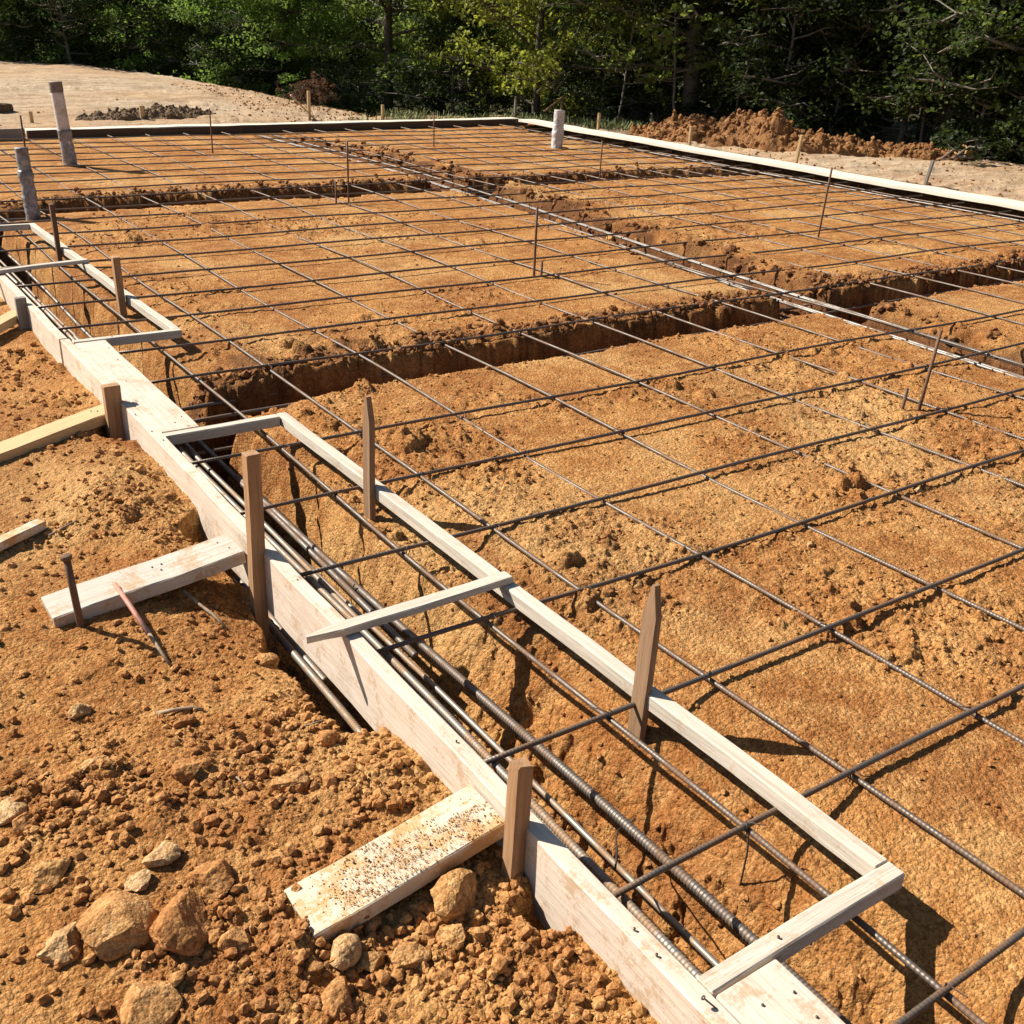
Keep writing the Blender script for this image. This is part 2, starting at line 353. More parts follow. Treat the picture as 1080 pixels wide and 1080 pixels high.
def metal(name, col, rust, rough=0.45, metallic=0.7, rustfac=0.5, ribs=0.0, pitch=0.0095):
    m, nt, b, out = new_mat(name)
    geo = N(nt, 'ShaderNodeNewGeometry').outputs['Position']
    n1 = noise_tex(nt, geo, 9, 5, 0.65); n2 = noise_tex(nt, geo, 90, 3, 0.6)
    f = ramp(nt, n1, [(0.62-0.4*rustfac, 0.0), (0.78-0.4*rustfac, 1.0)])
    c = mixc(nt, f, col, rust)
    c = mixc(nt, ramp(nt, n2, [(0.58, 0.0), (0.72, 0.45)]), c, (0.36, 0.21, 0.10))
    nt.links.new(c, b.inputs['Base Color'])
    mt = N(nt, 'ShaderNodeMath', operation='MULTIPLY_ADD'); nt.links.new(f, mt.inputs[0]); mt.inputs[1].default_value = -0.45*metallic; mt.inputs[2].default_value = metallic
    nt.links.new(mt.outputs[0], b.inputs['Metallic'])
    rr = N(nt, 'ShaderNodeMath', operation='MULTIPLY_ADD'); nt.links.new(f, rr.inputs[0]); rr.inputs[1].default_value = 0.22; rr.inputs[2].default_value = rough
    nt.links.new(rr.outputs[0], b.inputs['Roughness'])
    if ribs:
        tc = N(nt, 'ShaderNodeTexCoord').outputs['Object']
        w = N(nt, 'ShaderNodeTexWave'); w.wave_type = 'BANDS'; w.bands_direction = 'X'; w.inputs['Scale'].default_value = 0.314/pitch
        nt.links.new(tc, w.inputs['Vector']); bump(nt, b, w.outputs['Fac'], ribs, 1.0)
    else:
        bump(nt, b, n2, 0.001, 0.5)
    return m

M_BAR = metal('mill_scale_rebar', (0.15, 0.122, 0.10), (0.17, 0.10, 0.06), 0.50, 0.55, 0.42, 0.0005)
M_BIGBAR = metal('ribbed_beam_bar', (0.17, 0.148, 0.128), (0.17, 0.105, 0.065), 0.50, 0.6, 0.45)
M_DUSTYBAR = metal('dusty_beam_bar', (0.27, 0.235, 0.195), (0.30, 0.19, 0.11), 0.5, 0.5, 0.45)
M_BUNDLE = metal('dull_grey_bar', (0.20, 0.18, 0.16), (0.16, 0.11, 0.075), 0.5, 0.6, 0.35)
M_WIRE = metal('tie_wire_steel', (0.06, 0.05, 0.045), (0.10, 0.06, 0.04), 0.5, 0.6, 0.4)
M_RUST = metal('rusty_steel', (0.11, 0.075, 0.055), (0.16, 0.085, 0.045), 0.6, 0.4, 0.7)
M_NAIL = metal('nail_steel', (0.12, 0.11, 0.10), (0.12, 0.08, 0.05), 0.45, 0.8, 0.3)

def plain(name, col, rough=0.6, var=0.25, scale=14, bumpd=0.0, metallic=0.0, streak=None):
    m, nt, b, out = new_mat(name)
    tc = N(nt, 'ShaderNodeTexCoord').outputs['Object']
    n1 = noise_tex(nt, tc, scale, 5, 0.65)
    c = mixc(nt, ramp(nt, n1, [(0.35, 0.0), (0.65, 1.0)]), tuple(x*(1-var) for x in col), tuple(min(1, x*(1+var*0.5)) for x in col))
    if streak:
        c = mixc(nt, ramp(nt, noise_tex(nt, tc, 7, 4, 0.6), [(0.5, 0.0), (0.62, 0.8)]), c, streak)
    nt.links.new(c, b.inputs['Base Color']); b.inputs['Roughness'].default_value = rough; b.inputs['Metallic'].default_value = metallic
    if bumpd: bump(nt, b, n1, bumpd, 0.8)
    return m

M_PVC = plain('white_pvc', (0.66, 0.62, 0.58), 0.45, 0.12, 9, 0, 0, (0.45, 0.36, 0.27))
M_CAP = plain('brown_grey_tape', (0.22, 0.175, 0.145), 0.6, 0.3, 20, 0.001)
M_WRAP = plain('grey_pipe_wrap', (0.33, 0.32, 0.32), 0.4, 0.5, 26, 0.012, 0.0, (0.12, 0.10, 0.09))
M_WRAPPALE = plain('pale_pipe_wrap', (0.60, 0.58, 0.56), 0.42, 0.35, 22, 0.010, 0.0, (0.25, 0.22, 0.20))
M_PLASTIC = plain('pale_plastic_sheet', (0.36, 0.33, 0.30), 0.35, 0.25, 8, 0.01)
M_PINK = plain('flaking_pink_paint', (0.50, 0.20, 0.13), 0.6, 0.35, 40, 0.001, 0.0, (0.40, 0.27, 0.20))
M_TWIG = plain('dry_twig', (0.34, 0.24, 0.15), 0.85, 0.4, 60, 0.002)
M_STONE = soil_material('soil_coated_stone', (0.50, 0.265, 0.098), (0.41, 0.19, 0.065), (0.58, 0.345, 0.145), relief=0.5)
M_STONEPALE = soil_material('pale_stone', (0.56, 0.345, 0.16), (0.47, 0.265, 0.11), (0.63, 0.43, 0.235), relief=0.5)

def leaf_mat(name, c1, c2, trans, hue):
    m, nt, b, out = new_mat(name)
    oi = N(nt, 'ShaderNodeObjectInfo').outputs['Random']; geo = N(nt, 'ShaderNodeNewGeometry').outputs['Position']
    q = N(nt, 'ShaderNodeAttribute'); q.attribute_name = 'tone'
    c = mixc(nt, q.outputs['Fac'], c1, c2)
    c = mixc(nt, ramp(nt, noise_tex(nt, geo, 0.9, 3, 0.6), [(0.42, 0.0), (0.62, 0.7)]), c, hue)
    nt.links.new(c, b.inputs['Base Color']); b.inputs['Roughness'].default_value = 0.6; b.inputs['Specular IOR Level'].default_value = 0.25
    t = N(nt, 'ShaderNodeBsdfTranslucent'); tcol = mixc(nt, 0.5, c, trans); nt.links.new(tcol, t.inputs[0])
    mx = N(nt, 'ShaderNodeMixShader'); mx.inputs[0].default_value = 0.5
    nt.links.new(b.outputs[0], mx.inputs[1]); nt.links.new(t.outputs[0], mx.inputs[2]); nt.links.new(mx.outputs[0], out.inputs[0])
    return m

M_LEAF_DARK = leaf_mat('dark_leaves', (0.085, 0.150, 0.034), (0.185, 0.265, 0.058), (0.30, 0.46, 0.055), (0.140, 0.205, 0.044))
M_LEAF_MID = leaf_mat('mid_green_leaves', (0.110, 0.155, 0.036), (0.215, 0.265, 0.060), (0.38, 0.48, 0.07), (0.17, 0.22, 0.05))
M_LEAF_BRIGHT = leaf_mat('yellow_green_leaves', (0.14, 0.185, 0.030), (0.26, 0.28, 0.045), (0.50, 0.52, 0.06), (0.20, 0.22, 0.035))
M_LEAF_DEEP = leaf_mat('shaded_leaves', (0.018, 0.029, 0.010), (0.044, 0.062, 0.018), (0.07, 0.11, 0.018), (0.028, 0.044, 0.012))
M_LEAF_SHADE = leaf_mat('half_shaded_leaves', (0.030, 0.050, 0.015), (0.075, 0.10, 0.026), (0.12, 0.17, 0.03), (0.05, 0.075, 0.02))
M_LEAF_RED = leaf_mat('dead_red_leaves', (0.085, 0.045, 0.026), (0.14, 0.075, 0.04), (0.16, 0.07, 0.03), (0.07, 0.04, 0.025))
M_BARK = plain('bark', (0.075, 0.058, 0.042), 0.9, 0.45, 22, 0.02)
M_PALEBARK = plain('pale_bark', (0.20, 0.17, 0.135), 0.9, 0.4, 22, 0.015)
M_GRASS = plain('grass', (0.19, 0.22, 0.07), 0.7, 0.4, 3)

# ------------------------------------------------------------------ ground mesh: rings round the viewpoint, finest where it is closest
def build_ground():
    yaw = math.radians(35.1)
    fine = np.radians(0.068)
    mid = np.arange(yaw-math.radians(31), yaw+math.radians(31), fine)
    lo = np.linspace(yaw-PI, mid[0]-fine, 90); hi = np.linspace(mid[-1]+fine, yaw+PI, 90)
    A = np.concatenate([lo, mid, hi])
    rs = [0.35]
    while rs[-1] < 0.98: rs.append(rs[-1]+0.02)
    while rs[-1] < 75:
        r = rs[-1]; rs.append(r + min(max(r*r/1460*0.95, 0.0016), 0.20 if r < 40 else 1.5))
    while rs[-1] < 420: rs.append(rs[-1]*1.12)
    Rr = np.array(rs)
    RR, AA = np.meshgrid(Rr, A, indexing='ij')
    X = CAM.x + RR*np.sin(AA); Y = CAM.y + RR*np.cos(AA)
    cell = np.sqrt(np.gradient(Rr)[:, None]*np.ones_like(AA)*(RR*np.gradient(A)[None, :]))
    sh = X.shape; z, pale, litter, loose, moist_shade = ground(X.ravel(), Y.ravel(), cell.ravel())
    n, m = sh
    idx = np.arange(n*m).reshape(n, m)
    F = np.stack([idx[:-1, :-1], idx[:-1, 1:], idx[1:, 1:], idx[1:, :-1]], -1).reshape(-1, 4)[:, ::-1]
    V = np.stack([X.ravel(), Y.ravel(), z], -1)
    # fill the small disc under the camera
    V = np.vstack([V, [[CAM.x, CAM.y, float(np.mean(z[:m]))]]]); c = len(V)-1
    F2 = np.stack([idx[0, :-1], np.full(m-1, c), np.full(m-1, c), idx[0, 1:]], -1)
    me = mesh_np('ground', V, F, True)
    attr_f(me, 'pale', np.append(pale, 0)); attr_f(me, 'litter', np.append(litter, 0)); attr_f(me, 'moist_shade', np.append(moist_shade, 0))
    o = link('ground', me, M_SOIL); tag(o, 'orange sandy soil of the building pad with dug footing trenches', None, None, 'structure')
    return o

GROUND = build_ground()

# ------------------------------------------------------------------ boards, bars, rods
def grid_box(L, W, H, nl, taper=None, warp=0.0015, seed=0, bevel=0.003, point=None, chisel=False):
    """a sawn board along +X from 0 to L, centred in Y, top at z=0; rings along its length keep it slightly warped.
    point=(length, kind): sharpen the far end"""
    r = random.Random(seed); y, h, b = W/2, H, min(bevel, W*0.2, H*0.2)
    sec = [(-y+b, 0), (y-b, 0), (y, -b), (y, -h+b), (y-b, -h), (-y+b, -h), (-y, -h+b), (-y, -b)]
    xs = [L*i/nl for i in range(nl+1)]
    if bevel: xs = [0, b*0.7] + xs[1:-1] + [L-b*0.7, L]
    if point: xs = sorted(set([x for x in xs if x < L-point] + [L-point, L-point*0.5, L]))
    V = []; n = len(sec)
    ph = r.random()*10
    for i, x in enumerate(xs):
        wy = warp*math.sin(x*3.1+ph)+warp*0.7*math.sin(x*11+ph*2); wz = warp*math.sin(x*2.3+ph*3)+warp*0.6*math.sin(x*13+ph)
        s = 1.0
        if bevel and (i == 0 or i == len(xs)-1): s = 1-0.7*b/max(y, 0.001)
        sy = s; sz = s
        if point and x > L-point:
            t = (x-(L-point))/point; sy = 1-0.82*t; sz = 1-0.15*t
            if chisel: sy, sz = 1-0.15*t, 1-0.80*t
        for (py, pz) in sec:
            V.append((x, py*sy+wy+r.uniform(-1, 1)*warp*0.35, (pz+h/2)*sz-h/2+wz+r.uniform(-1, 1)*warp*0.35))
    F = []
    for i in range(len(xs)-1):
        for j in range(n):
            k = (j+1) % n; F.append((i*n+j, (i+1)*n+j, (i+1)*n+k, i*n+k))
    me = bpy.data.meshes.new('board')
    e = len(xs)-1
    me.from_pydata(V, [], F+[tuple(range(n)), tuple(e*n+j for j in range(n-1, -1, -1))])
    me.update(); return me

def frame_mat(p0, p1, up):
    x = (Vector(p1)-Vector(p0)).normalized(); up = Vector(up)
    y = up.cross(x).normalized(); z = x.cross(y)
    M = Matrix((x, y, z)).transposed().to_4x4(); M.translation = Vector(p0)
    return M

def board(name, p0, p1, W, H, mat, up=(0, 0, 1), parent=None, seed=None, warp=0.0015, point=None, bevel=0.003, seg=0.12):
    """p0-p1: middle of the TOP face"""
    L = (Vector(p1)-Vector(p0)).length
    me = grid_box(L, W, H, max(4, int(L/seg)), seed=seed if seed is not None else random.randint(0, 9999), warp=warp, point=point, bevel=bevel)
    o = link(name, me, mat); M = frame_mat(p0, p1, up)
    if parent is not None:
        o.parent = parent; M = Matrix.Translation(parent.location).inverted() @ M
    o.matrix_basis = M
    return o

def tube(pts, rad, sides=8, cap=True):
    """V,F of a tube along points; rad a number or one per point"""
    P = np.array(pts, float); n = len(P); rad = np.broadcast_to(np.asarray(rad, float), (n,))
    T = np.gradient(P, axis=0); T /= np.linalg.norm(T, axis=1)[:, None]+1e-12
    ref = np.array([0, 0, 1.0]) if abs(T[0, 2]) < 0.9 else np.array([1.0, 0, 0])
    U = np.cross(T, ref); U /= np.linalg.norm(U, axis=1)[:, None]+1e-12
    W = np.cross(T, U)
    a = np.arange(sides)*2*PI/sides
    V = P[:, None, :] + rad[:, None, None]*(np.cos(a)[None, :, None]*U[:, None, :] + np.sin(a)[None, :, None]*W[:, None, :])
    idx = np.arange(n*sides).reshape(n, sides); nx = np.roll(idx, -1, 1)
    F = np.stack([idx[:-1], nx[:-1], nx[1:], idx[1:]], -1).reshape(-1, 4)
    V = V.reshape(-1, 3)
    if cap:
        V = np.vstack([V, P[0], P[-1]]); a0, a1 = n*sides, n*sides+1
        F = np.vstack([F, np.stack([nx[0], idx[0], np.full(sides, a0), np.full(sides, a0)], -1), np.stack([idx[-1], nx[-1], np.full(sides, a1), np.full(sides, a1)], -1)])
    return V, F

def tri_fix(V, F):
    """quads with a repeated corner become triangles"""
    q = [tuple(f) if len(set(f)) == 4 else tuple(dict.fromkeys(f)) for f in map(tuple, np.asarray(F).tolist())]
    return V, q

def tube_mesh(name, pts, rad, sides=8, mat=None):
    V, F = tri_fix(*tube(pts, rad, sides))
    me = bpy.data.meshes.new(name); me.from_pydata([tuple(v) for v in V], [], F); me.update()
    me.polygons.foreach_set('use_smooth', np.ones(len(me.polygons), dtype=bool))
    if mat: me.materials.append(mat)
    return me

def bar(name, p0, p1, r, mat, ribs=False, sides=8, sag=0.003, seed=0, pitch=0.011, parent=None, step=0.12, up=(0, 0, 1)):
    """a straight, slightly wavy reinforcing bar; own X axis runs along it"""
    p0 = Vector(p0); p1 = Vector(p1); L = (p1-p0).length; rr = random.Random(seed); f1, f2 = rr.uniform(0, 9), rr.uniform(0, 9)
    if ribs:
        n = int(L/pitch); x = (np.arange(n)[:, None]*pitch + np.array([0.0, 0.34, 0.5, 0.84])[None, :]*pitch).ravel()
        rad = np.tile(np.array([0.965, 0.965, 1.045, 1.045])*r, n)
    else:
        x = np.linspace(0, L, max(3, int(L/step))); rad = np.full(len(x), r)
    w = np.sin(np.clip(x/L, 0, 1)*PI)**0.3
    y = sag*1.6*np.sin(x*1.9+f1)*w; z = sag*np.sin(x*2.7+f2)*w
    me = tube_mesh(name, np.stack([x, y, z], -1), rad, sides, mat)
    o = link(name, me); M = frame_mat(p0, p1, up)
    if parent is not None: o.parent = parent; M = Matrix.Translation(parent.location).inverted() @ M
    o.matrix_basis = M
    return o

# ------------------------------------------------------------------ front form
FI, FO = -0.670, -0.708
def nail(parent, p, bent=False, up=(0, 0, 1)):
    p = Vector(p); u = Vector(up)
    if bent:
        d = Vector((-0.55, 0.55, 0.62)).normalized()
        pts = [p-d*0.004, p+d*0.010, p+d*0.026, p+d*0.0262, p+d*0.028]
        me = tube_mesh('nail', [q-parent_loc(parent) for q in pts], [0.0015, 0.0015, 0.0015, 0.0042, 0.0042], 8, M_NAIL)
    else:
        pts = [p-u*0.004, p+u*0.0022, p+u*0.0032]
        me = tube_mesh('nail', [q-parent_loc(parent) for q in pts], [0.0010, 0.0025, 0.0025], 8, M_NAIL)
    return link('nail', me, None, parent)

def parent_loc(o):
    return o.location

def grouped_board(kind, loc, label, cat, group=None):
    e = empty(kind, loc); tag(e, label, cat, group); return e

xm = (FI+FO)/2; tw = FI-FO
e = grouped_board('form_board', (xm, -1.0, ZF), 'long pale form board on edge with kicker planks against it in the foreground', 'form board', 'boards of the front form')
board('board_plank', (xm, -6.0, ZF), (xm, 2.008, ZF), tw, 0.184, M_FORM, parent=e, seed=3, warp=0.002, seg=0.1)
nail(e, (xm+0.004, -2.115, ZF), True)
for y in (-1.93, -1.99, -1.35, 0.70, 0.60, -0.55, 0.9): nail(e, (xm+random.uniform(-.01, .01), y, ZF))
e = grouped_board('form_board', (xm-0.005, 5.0, ZF), 'farther length of the front form board butted on at the left picture edge', 'form board', 'boards of the front form')
board('board_plank', (xm-0.006, 2.014, ZF), (xm-0.006, 9.6, ZF), tw, 0.184, M_FORM, parent=e, seed=4, warp=0.002)
for y in (2.10, 2.22): nail(e, (xm-0.006, y, ZF))

def flat_plank(y0, y1, label, seed, nails):
    e = grouped_board('ledge_plank', (-0.600, (y0+y1)/2, ZF), label, 'plank', 'flat planks between the blockout frames')
    board('plank_board', (-0.6015, y0, ZF-0.001), (-0.6015, y1, ZF-0.001), 0.136, 0.038, M_PLANK, parent=e, seed=seed, warp=0.0012)
    for x, y in nails: nail(e, (x, y, ZF-0.001))
flat_plank(-5.8, -2.098, 'pale flat plank beside the form board at the bottom picture edge', 11, [(-.56, -2.16), (-.62, -2.15), (-.565, -2.21), (-.63, -2.22), (-.60, -2.27)])
flat_plank(0.683, 1.926, 'pale flat plank along the form board between the two open frames', 12, [(-.62, 1.3), (-.57, 1.6), (-.6, .75), (-.56, .8)])
flat_plank(4.948, 9.0, 'pale flat plank beyond the farther frame at the left picture edge', 13, [(-.6, 5.2)])

def blockout(y0, y1, xo0, xo1, label):
    """open frame of square battens: near end board, long inner board, far end board"""
    e = grouped_board('blockout_frame', (FI, (y0+y1)/2, ZF), label, 'wooden frame', 'open blockout frames along the front form')
    b = 0.038
    board('end_board', (FI+0.001, y0+b/2, ZF), (xo0-b*0.02, y0+b/2, ZF), b, 0.038, M_FRAME, parent=e, seed=int(y0*10)+50)
    board('end_board', (FI+0.001, y1-b/2, ZF), (xo1-b-0.001, y1-b/2, ZF), b, 0.038, M_FRAME, parent=e, seed=int(y1*10)+90)
    board('long_board', (xo0-b/2, y0+b+0.001, ZF+0.0005), (xo1-b/2, y1, ZF+0.0005), b, 0.040, M_FRAME, parent=e, seed=int(y0*7)+70)
    nail(e, (-0.50, y0+b/2, ZF+0.001))
    return e
blockout(-2.090, 0.676, -0.187, -0.206, 'nearer long open frame of pale battens with two pointed stakes')
blockout(1.932, 4.940, -0.187, -0.212, 'farther open frame of pale battens at the left picture edge')

def brace_stick(p0, p1, w, h, label):
    o = board('cross_batten', p1, p0, w, h, M_STAKE if False else M_FRAME, seed=int(abs(p0[1])*100), point=0.09)
    tag(o, label, 'batten', 'battens laid across the frames'); return o
brace_stick((-0.800, -0.853, ZF+0.0225), (-0.208, -0.832, ZF+0.0225), 0.042, 0.021, 'weathered pointed batten laid across the nearer frame')
brace_stick((-0.90, 3.40, ZF+0.0225), (-0.208, 3.56, ZF+0.0225), 0.042, 0.021, 'weathered batten laid across the farther frame at the left edge')

# ------------------------------------------------------------------ stakes
def stake(name, x, y, z0, z1, w, t, mat, label, lean=(0, 0), rot=0.0, pointed=False, group='wooden stakes driven beside the front form', ragged=False, cat='stake'):
    """upright stake, w along X', t along Y'; grows from z0 up to z1"""
    L = z1-z0
    me = grid_box(L, w, t, max(5, int(L/0.05)), seed=int(abs(x*100)+abs(y*10)), warp=0.0012, point=0.075 if pointed else None, bevel=0.0025, chisel=True)
    if ragged:
        for v in me.vertices:
            if v.co.x > L-0.006: v.co.x += random.uniform(-0.022, 0.006)
    o = link(name, me, mat)
    d = Vector((lean[0], lean[1], L)).normalized()
    side = Vector((math.cos(rot), math.sin(rot), 0))
    yv = (side - d*side.dot(d)).normalized(); zv = d.cross(yv)
    M = Matrix((d, yv, zv)).transposed().to_4x4(); M.translation = Vector((x, y, z0)) + zv*(t/2)
    o.matrix_basis = M
    tag(o, label, cat, group); return o

stake('wooden_stake', FO-0.020, -1.622, -0.40, 0.195, 0.036, 0.034, M_BROWN, 'brown stake with splintered top at the nearest kicker plank', (0.01, 0.0), 0.05, ragged=True)
stake('wooden_stake', FO-0.023, -0.345, -0.42, 0.345, 0.040, 0.036, M_BROWN, 'tall square brown stake outside the form at the middle kicker plank', (0.012, 0.0), 0.06)
stake('wooden_stake', FO-0.024, 1.075, -0.35, 0.118, 0.060, 0.040, M_BROWN, 'short thick stake outside the form between the two frames', (0, 0), 0.02)
stake('wooden_stake', FO-0.026, 2.72, -0.35, 0.085, 0.050, 0.040, M_GREYWOOD, 'short grey stake outside the form nearest the left picture edge', (0, 0), 0.0)
stake('wooden_stake', -0.2345, -1.404, -0.30, 0.318, 0.018, 0.048, M_STAKE, 'weathered pointed stake inside the nearer frame, closer to its near corner', (0.015, 0.0), 0.0, pointed=True)
stake('wooden_stake', -0.2465, -0.094, -0.30, 0.352, 0.020, 0.050, M_STAKE, 'tall weathered pointed stake inside the nearer frame, closer to its far corner', (0.0, 0.0), 0.0, pointed=True)
stake('wooden_stake', -0.250, 2.700, -0.30, 0.250, 0.034, 0.048, M_BROWN, 'square-topped stake inside the farther frame near its near corner', (-0.01, 0.0), 0.0)
stake('wooden_stake', -0.252, 4.05, -0.30, 0.310, 0.026, 0.036, M_RUST, 'dark thin stake inside the farther frame by its cross batten', (-0.012, 0.0), 0.0)

# ------------------------------------------------------------------ kicker planks
def kicker(name, p0, p1, w, h, mat, label, roll=0.0, nails=()):
    e = empty(name, ((p0[0]+p1[0])/2, (p0[1]+p1[1])/2, (p0[2]+p1[2])/2)); tag(e, label, 'kicker plank', 'kicker planks bracing the front form')
    d = (Vector(p1)-Vector(p0)).normalized(); side = Vector((0, 0, 1)).cross(d).normalized(); up = (Vector((0, 0, 1))+side*roll).normalized()
    board('plank', p0, p1, w, h, mat, up=up, parent=e, warp=0.002, seg=0.05)
    for t, s in nails: nail(e, Vector(p0)*(1-t)+Vector(p1)*t+side*s+Vector((0, 0, 0.0)), up=up)
    return e
kicker('kicker_plank', (-0.712, -1.510, 0.020), (-1.115, -1.514, -0.048), 0.130, 0.038, M_BRACE, 'soil-sprinkled kicker plank at the nearest stake by the bottom edge', 0.0, [(.35, .02), (.62, -.02), (.68, -.035), (.1, .03)])
kicker('kicker_plank', (-0.735, -0.205, 0.020), (-1.257, -0.215, -0.038), 0.135, 0.040, M_GREYPLANK, 'pale kicker plank at the tall outside stake, with a pink rod leaning on it', 0.0, [(.05, .02), (.08, -.03), (.4, -.02), (.45, -.02), (.42, .01)])
kicker('kicker_plank', (-0.722, 1.165, 0.002), (-1.40, 0.93, -0.055), 0.10, 0.042, M_YELLOW, 'yellowish kicker beam at the short thick stake', 0.0, [(.08, .0), (.1, -.02)])
kicker('kicker_plank', (-0.738, 2.80, 0.000), (-1.15, 2.42, -0.06), 0.080, 0.040, M_YELLOW, 'kicker beam cut off by the left picture edge', 0.0)

# crumbs of soil spilled over the nearest kicker
def lump_template(seed, sub=1, rough=0.28, ncut=7, c0=0.55, c1=0.9):
    import bmesh
    bm = bmesh.new(); bmesh.ops.create_icosphere(bm, subdivisions=sub, radius=1.0)
    r = random.Random(seed); cuts = []
    for i in range(ncut):
        n = Vector((r.gauss(0, 1), r.gauss(0, 1), r.gauss(0, 1))).normalized(); cuts.append((n, r.uniform(c0, c1)))
    for v in bm.verts:
        for n, d in cuts:
            k = v.co.dot(n)
            if k > d: v.co -= n*(k-d)
        v.co *= 1 + rough*0.5*mnoise.noise(v.co*1.7+Vector((seed*3.1, 0, 0)))
    bm.verts.ensure_lookup_table()
    V = np.array([v.co[:] for v in bm.verts]); F = np.array([[l.index for l in f.verts] for f in bm.faces]); bm.free()
    return V, F
LUMPS = [lump_template(i) for i in range(12)]
def grain_template(seed):
    r = np.random.default_rng(seed); V = np.array([[1,0,0],[-1,0,0],[0,1,0],[0,-1,0],[0,0,1],[0,0,-1]], float)*r.uniform(0.7, 1.15, (6, 1)) + r.normal(0, 0.12, (6, 3))
    F = np.array([[0,2,4],[2,1,4],[1,3,4],[3,0,4],[2,0,5],[1,2,5],[3,1,5],[0,3,5]]); return V, F
GRAINS = [grain_template(i) for i in range(10)]

def scatter_mesh(name, pts, sizes, mat, flat=0.75, seed=1):
    r = np.random.default_rng(seed); Vs = []; Fs = []; off = 0
    for p, s in zip(pts, sizes):
        V, F = LUMPS[r.integers(len(LUMPS))] if s > 0.0048 else GRAINS[r.integers(len(GRAINS))]
        q = r.normal(size=4); q /= np.linalg.norm(q); w, x, y, z = q
        Rm = np.array([[1-2*(y*y+z*z), 2*(x*y-z*w), 2*(x*z+y*w)], [2*(x*y+z*w), 1-2*(x*x+z*z), 2*(y*z-x*w)], [2*(x*z-y*w), 2*(y*z+x*w), 1-2*(x*x+y*y)]])
        sc = s*np.array([1, r.uniform(0.65, 1.0), r.uniform(0.6, 0.95)])
        W = (V*sc)@Rm.T; W[:, 2] *= flat
        Vs.append(W+p); Fs.append(F+off); off += len(V)
    return mesh_np(name, np.vstack(Vs), np.vstack(Fs), False, mat)

pts = []; sz = []
A0 = np.array((-0.712, -1.510, 0.020)); A1 = np.array((-1.115, -1.514, -0.048)); dd = (A1-A0); sd = np.array((0.0, -1.0, 0))
while len(pts) < 5000:
    t = rng.random(); s = rng.uniform(-0.06, 0.062)
    dens = 1.25*np.exp(-((t-0.58)/0.22)**2)*(0.35+0.65*(s > -0.02)) + 0.9*np.exp(-((t-0.12)/0.14)**2)*(s > -0.01) + 0.06
    dens *= 0.4+1.6*max(0, float(vn(np.array([t*16.]), np.array([s*40.]), 8)[0])+0.3)
    if rng.random() > dens: continue
    r_ = 0.0007 + 0.0024*rng.random()**7
    pts.append(A0+dd*t+sd*s+np.array((0, 0, r_*0.5))); sz.append(r_)
o = link('soil_crumbs', scatter_mesh('soil_crumbs', pts, sz, M_CRUMB, 0.7, 3)); tag(o, 'orange soil crumbs spilled over the nearest kicker plank', None, None, 'stuff')

# ------------------------------------------------------------------ reinforcing bars
ROWS = [-2.72, -2.266, -1.822, -1.392, -0.906, -0.454, 0.0, 0.458, 0.915, 1.368, 1.842, 2.350, 2.798, 3.30, 3.786, 4.266]
while ROWS[-1] < 10.2: ROWS.append(ROWS[-1]+0.478)
COLS = [-0.308, 0.0, 0.435, 0.885, 1.348, 1.807, 2.279, 2.756, 3.25, 3.98, 4.45, 4.91, 5.37, 5.83, 6.29, 6.75, 7.20, 7.60]
rb = 0.0064
skip_row = {0.915}
row_objs = []
rows_used = [y for y in ROWS if y not in skip_row]
for i, y in enumerate(rows_used):
    k = y
    xr = 7.86+0.02*(y-2)
    x0 = -0.655+random.uniform(-0.012, 0.006)
    if 0.68 < y < 1.9: x0 = -0.52
    yj = random.uniform(-0.008, 0.008)
    o = bar('crosswise_rebar', (x0, y, rb), (xr, y+yj, rb), rb, M_BAR, sag=0.005, seed=100+i)
    tag(o, '%s crosswise bar of the rebar mesh, counted from the near end' % ground_rank(i), 'rebar', 'crosswise bars of the rebar mesh')
    row_objs.append((y, x0, xr, o))
for i, x in enumerate(COLS):
    o = bar('lengthwise_rebar', (x+random.uniform(-.006, .006), -4.2, -rb), (x+random.uniform(-.01, .01)+(0.012*12 if x > 3.5 else 0), 10.75+0.08*(x-1), -rb), rb, M_BAR, sag=0.006, seed=200+i)
    tag(o, '%s lengthwise bar of the rebar mesh, counted from the front form' % ground_rank(i), 'rebar', 'lengthwise bars of the rebar mesh')

# tie wires twisted round the nearer crossings, each a part of its crosswise bar
def tie_mesh(seed):
    r = random.Random(seed); pts = []
    for i in range(15):
        a = i/14*2.3*PI
        pts.append((0.0085*math.cos(a)*1.1, 0.0085*math.cos(a)*0.9+0.004*math.sin(a*0.5), 0.0145*math.sin(a)))
    pts += [(0.006+0.01*r.random(), -0.012-0.012*r.random(), 0.012), (0.012+0.02*r.random(), -0.03-0.02*r.random(), 0.006+0.014*r.random())]
    return tube_mesh('tie_wire', pts, 0.0013, 5, M_WIRE)
TIES = [tie_mesh(i) for i in range(4)]
for y, x0, xr, o in row_objs:
    if y > 3.4: continue
    for j, x in enumerate(COLS[:10]):
        if (j + int(round(y*2))) % 2 and y > 0.6: continue
        if math.hypot(x-CAM.x, y-CAM.y) > 6.2: continue
        t = link('tie_wire', TIES[(j*7+int(y*10)) % 4], None, o)
        t.matrix_basis = Matrix.Translation((x-x0, random.uniform(-.002, .002), -rb)) @ Matrix.Rotation(random.uniform(-.6, .6)+random.choice((0, PI)), 4, 'Z')

